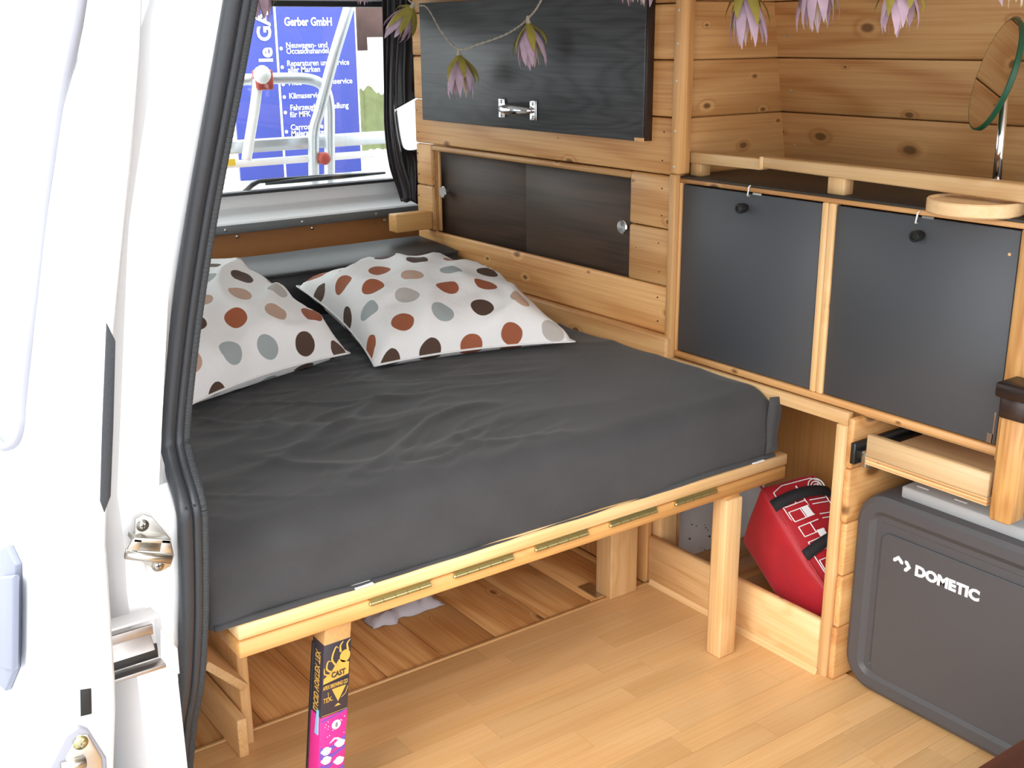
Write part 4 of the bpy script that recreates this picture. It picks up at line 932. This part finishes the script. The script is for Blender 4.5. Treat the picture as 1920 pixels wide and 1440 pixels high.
cl_ = MB(); p = hy((492, 148), KY+.03); cl_.box(p-Vector((.030, .03, .035)), p+Vector((.028, .02, .030))); cl_.build('clamp', 'redclamp', rk, .008, seg=3)
MB().lathe(hy((492, 140), KY-.02), (0, -1, 0), [(.028, -.01), (.030, .0), (.022, .02), (.008, .026)], 14).build('clamp_knob', 'signwhite', rk, 0, True)
MB().lathe(hy((607, 297), KY-.02), (0, -1, 0), [(.02, -.02), (.022, .01), (.016, .02), (.004, .022)], 16).build('clamp', 'redclamp', rk, 0, True)
ra, rb_ = hy((300, 282), KY+.08), hy((740, 268), KY+.08)
MB().obox(Vector((ra.x, KY+.08, ra.z-.028)), Vector((rb_.x-ra.x, 0, 0)), (0, .05, 0), (0, 0, .042)).build('carrier_rail', 'alu', rk, .004)
MB().obox(Vector((ra.x, KY+.085, ra.z-.075)), Vector((rb_.x-ra.x, 0, 0)), (0, .04, 0), (0, 0, .022)).build('carrier_rail', 'signwhite', rk, .004)
q = hy((408, 300), KY+.075); MB().obox(q, (.062, 0, 0), (0, .003, 0), (0, 0, -.022)).build('yellow_label', 'yellow', rk)
q = hy((585, 415), KY); MB().box((q.x-.05, RY+.028, .62), (q.x+.12, KY+.10, .785)).build('rack_foot', 'alu', rk, .01)
# sign board on the forecourt
SY = 8.0
sg = empty('company_sign', (3.9, SY+.05, -.56), 'blue company sign board with white lettering outside the rear window', 'sign')
zt0, zt1 = 0.34, 1.95
sL, sM, sR = hy((468, 150), SY).x-.12, hy((520, 100), SY).x, hy((670, 150), SY).x
box('left_panel', (sL, SY, zt0), (sM-.008, SY+.03, zt1), 'signblue', sg, .003)
box('white_divider', (sM-.008, SY-.001, zt0), (sM+.008, SY+.03, zt1), 'signwhite', sg, 0)
box('right_panel', (sM+.008, SY, zt0), (sR, SY+.03, zt1), 'signblue', sg, .003)
box('white_edge', (sR, SY-.001, zt0), (sR+.012, SY+.03, zt1), 'signwhite', sg, 0)
for xx in (sL+.1, sR-.1): box('sign_post', (xx-.03, SY+.03, -.56), (xx+.03, SY+.09, zt1), 'alu', sg, .004)
def stext(body, px0, px1, size, bold):
    o = hy(px0, SY-.004); wpx = hy(px1, SY-.004).x-o.x
    t_ = text('lettering', body, size, 'signwhite', o, (1, 0, 0), (0, 0, 1), sg, bold, .001)
    xs_ = [v.co.x for v in t_.data.vertices]; x0_ = min(xs_); k = wpx/(max(xs_)-x0_)
    for v in t_.data.vertices: v.co.x = x0_+(v.co.x-x0_)*k
    return t_
stext('Gerber GmbH', (533, 48), (622, 50), .082, .0022)
for body, x0, y0_, x1 in (('Neuwagen- und', 536, 90, 613), ('Occasionshandel', 537, 101, 616), ('Reparaturen und Service', 538, 124, 654), ('aller Marken', 540, 136, 600), ('Pneu- und Reifenservice', 541, 160, 660), ('Klimaservice', 542, 185, 605), ('Fahrzeugbereitstellung', 544, 207, 653), ('für MFK', 544, 220, 583), ('Carrosserie', 545, 244, 606), ('Malerarbeiten', 546, 255.5, 612)):
    stext(body, (x0, y0_), (x1, y0_), .058, .0007)
bu = MB()
for x0, y0_ in ((527, 91), (529, 126), (531, 158), (533, 182), (535, 211), (537, 247)): bu.lathe(hy((x0, y0_), SY-.003), (0, -1, 0), [(.013, 0), (.013, .002)], 12)
bu.build('bullet_dots', 'signwhite', sg)
lo = hy((511, 117), SY-.004); text('lettering', 'le GA', .15, 'signwhite', lo, (0, 0, 1), (-1, 0, 0), sg, .004, .001)
# white building, bank and low wall far behind
bw = empty('garage_building', (0, 16, -.56), 'white rendered building far behind the sign', 'building')
box('wall', (-6, 15, -.56), (6.6, 16, 5), 'render', bw, 0); box('roof_edge', (-6.2, 14.8, 5), (6.8, 16.2, 5.2), 'greystrip', bw, 0)
q = hy((690, 190), 11.0)
lw = box('boundary_wall', (6.15, 11.0, hy((690, 190), 11).z), (9.5, 11.15, hy((690, 70), 11).z), 'render', None, 0); tag(lw, 'low white boundary wall above the grass bank', 'wall')
gb = MB(); rows = []
for i in range(16):
    rows.append([Vector((lerp(hy((668, 230), yy).x, hy((728, 230), yy).x, i/15), yy, -.55+(yy-8.6)*.55+.05*noise.noise(Vector((i*.6, yy*2, 1))))) for yy in (10.1, 10.2, 10.35, 10.6, 11.0, 11.1)])
struct(gb.grid(rows).build('grass_bank', 'grass', None, 0, True), 'grass bank behind the sign')
hg = MB().loft([[Vector((x, 12.2+.5*math.cos(a), 1.2+1.4*max(0, math.sin(a))*(1+.15*noise.noise(Vector((x, a, 0)))))) for a in [math.pi*i/12 for i in range(13)]] for x in [6+.35*i for i in range(14)]]).build('hedge', 'redroof', None, 0, True)
tag(hg, 'dark reddish hedge above the white boundary wall', 'hedge')
gbn = empty('green_bin', hz((412, 362), -.5), 'small green bin behind the bike rack', 'bin')
gy = 5.2; g0, g1 = hy((398, 362), gy), hy((432, 318), gy)
box('bin_body', (g0.x-.1, gy, -.56), (g1.x, gy+.35, g1.z-.02), 'greenbin', gbn, .02); box('bin_lid', (g0.x-.12, gy-.02, g1.z-.02), (g1.x+.01, gy+.37, g1.z+.02), 'greenbin', gbn, .01)
gbn.location = (0, 0, 0)
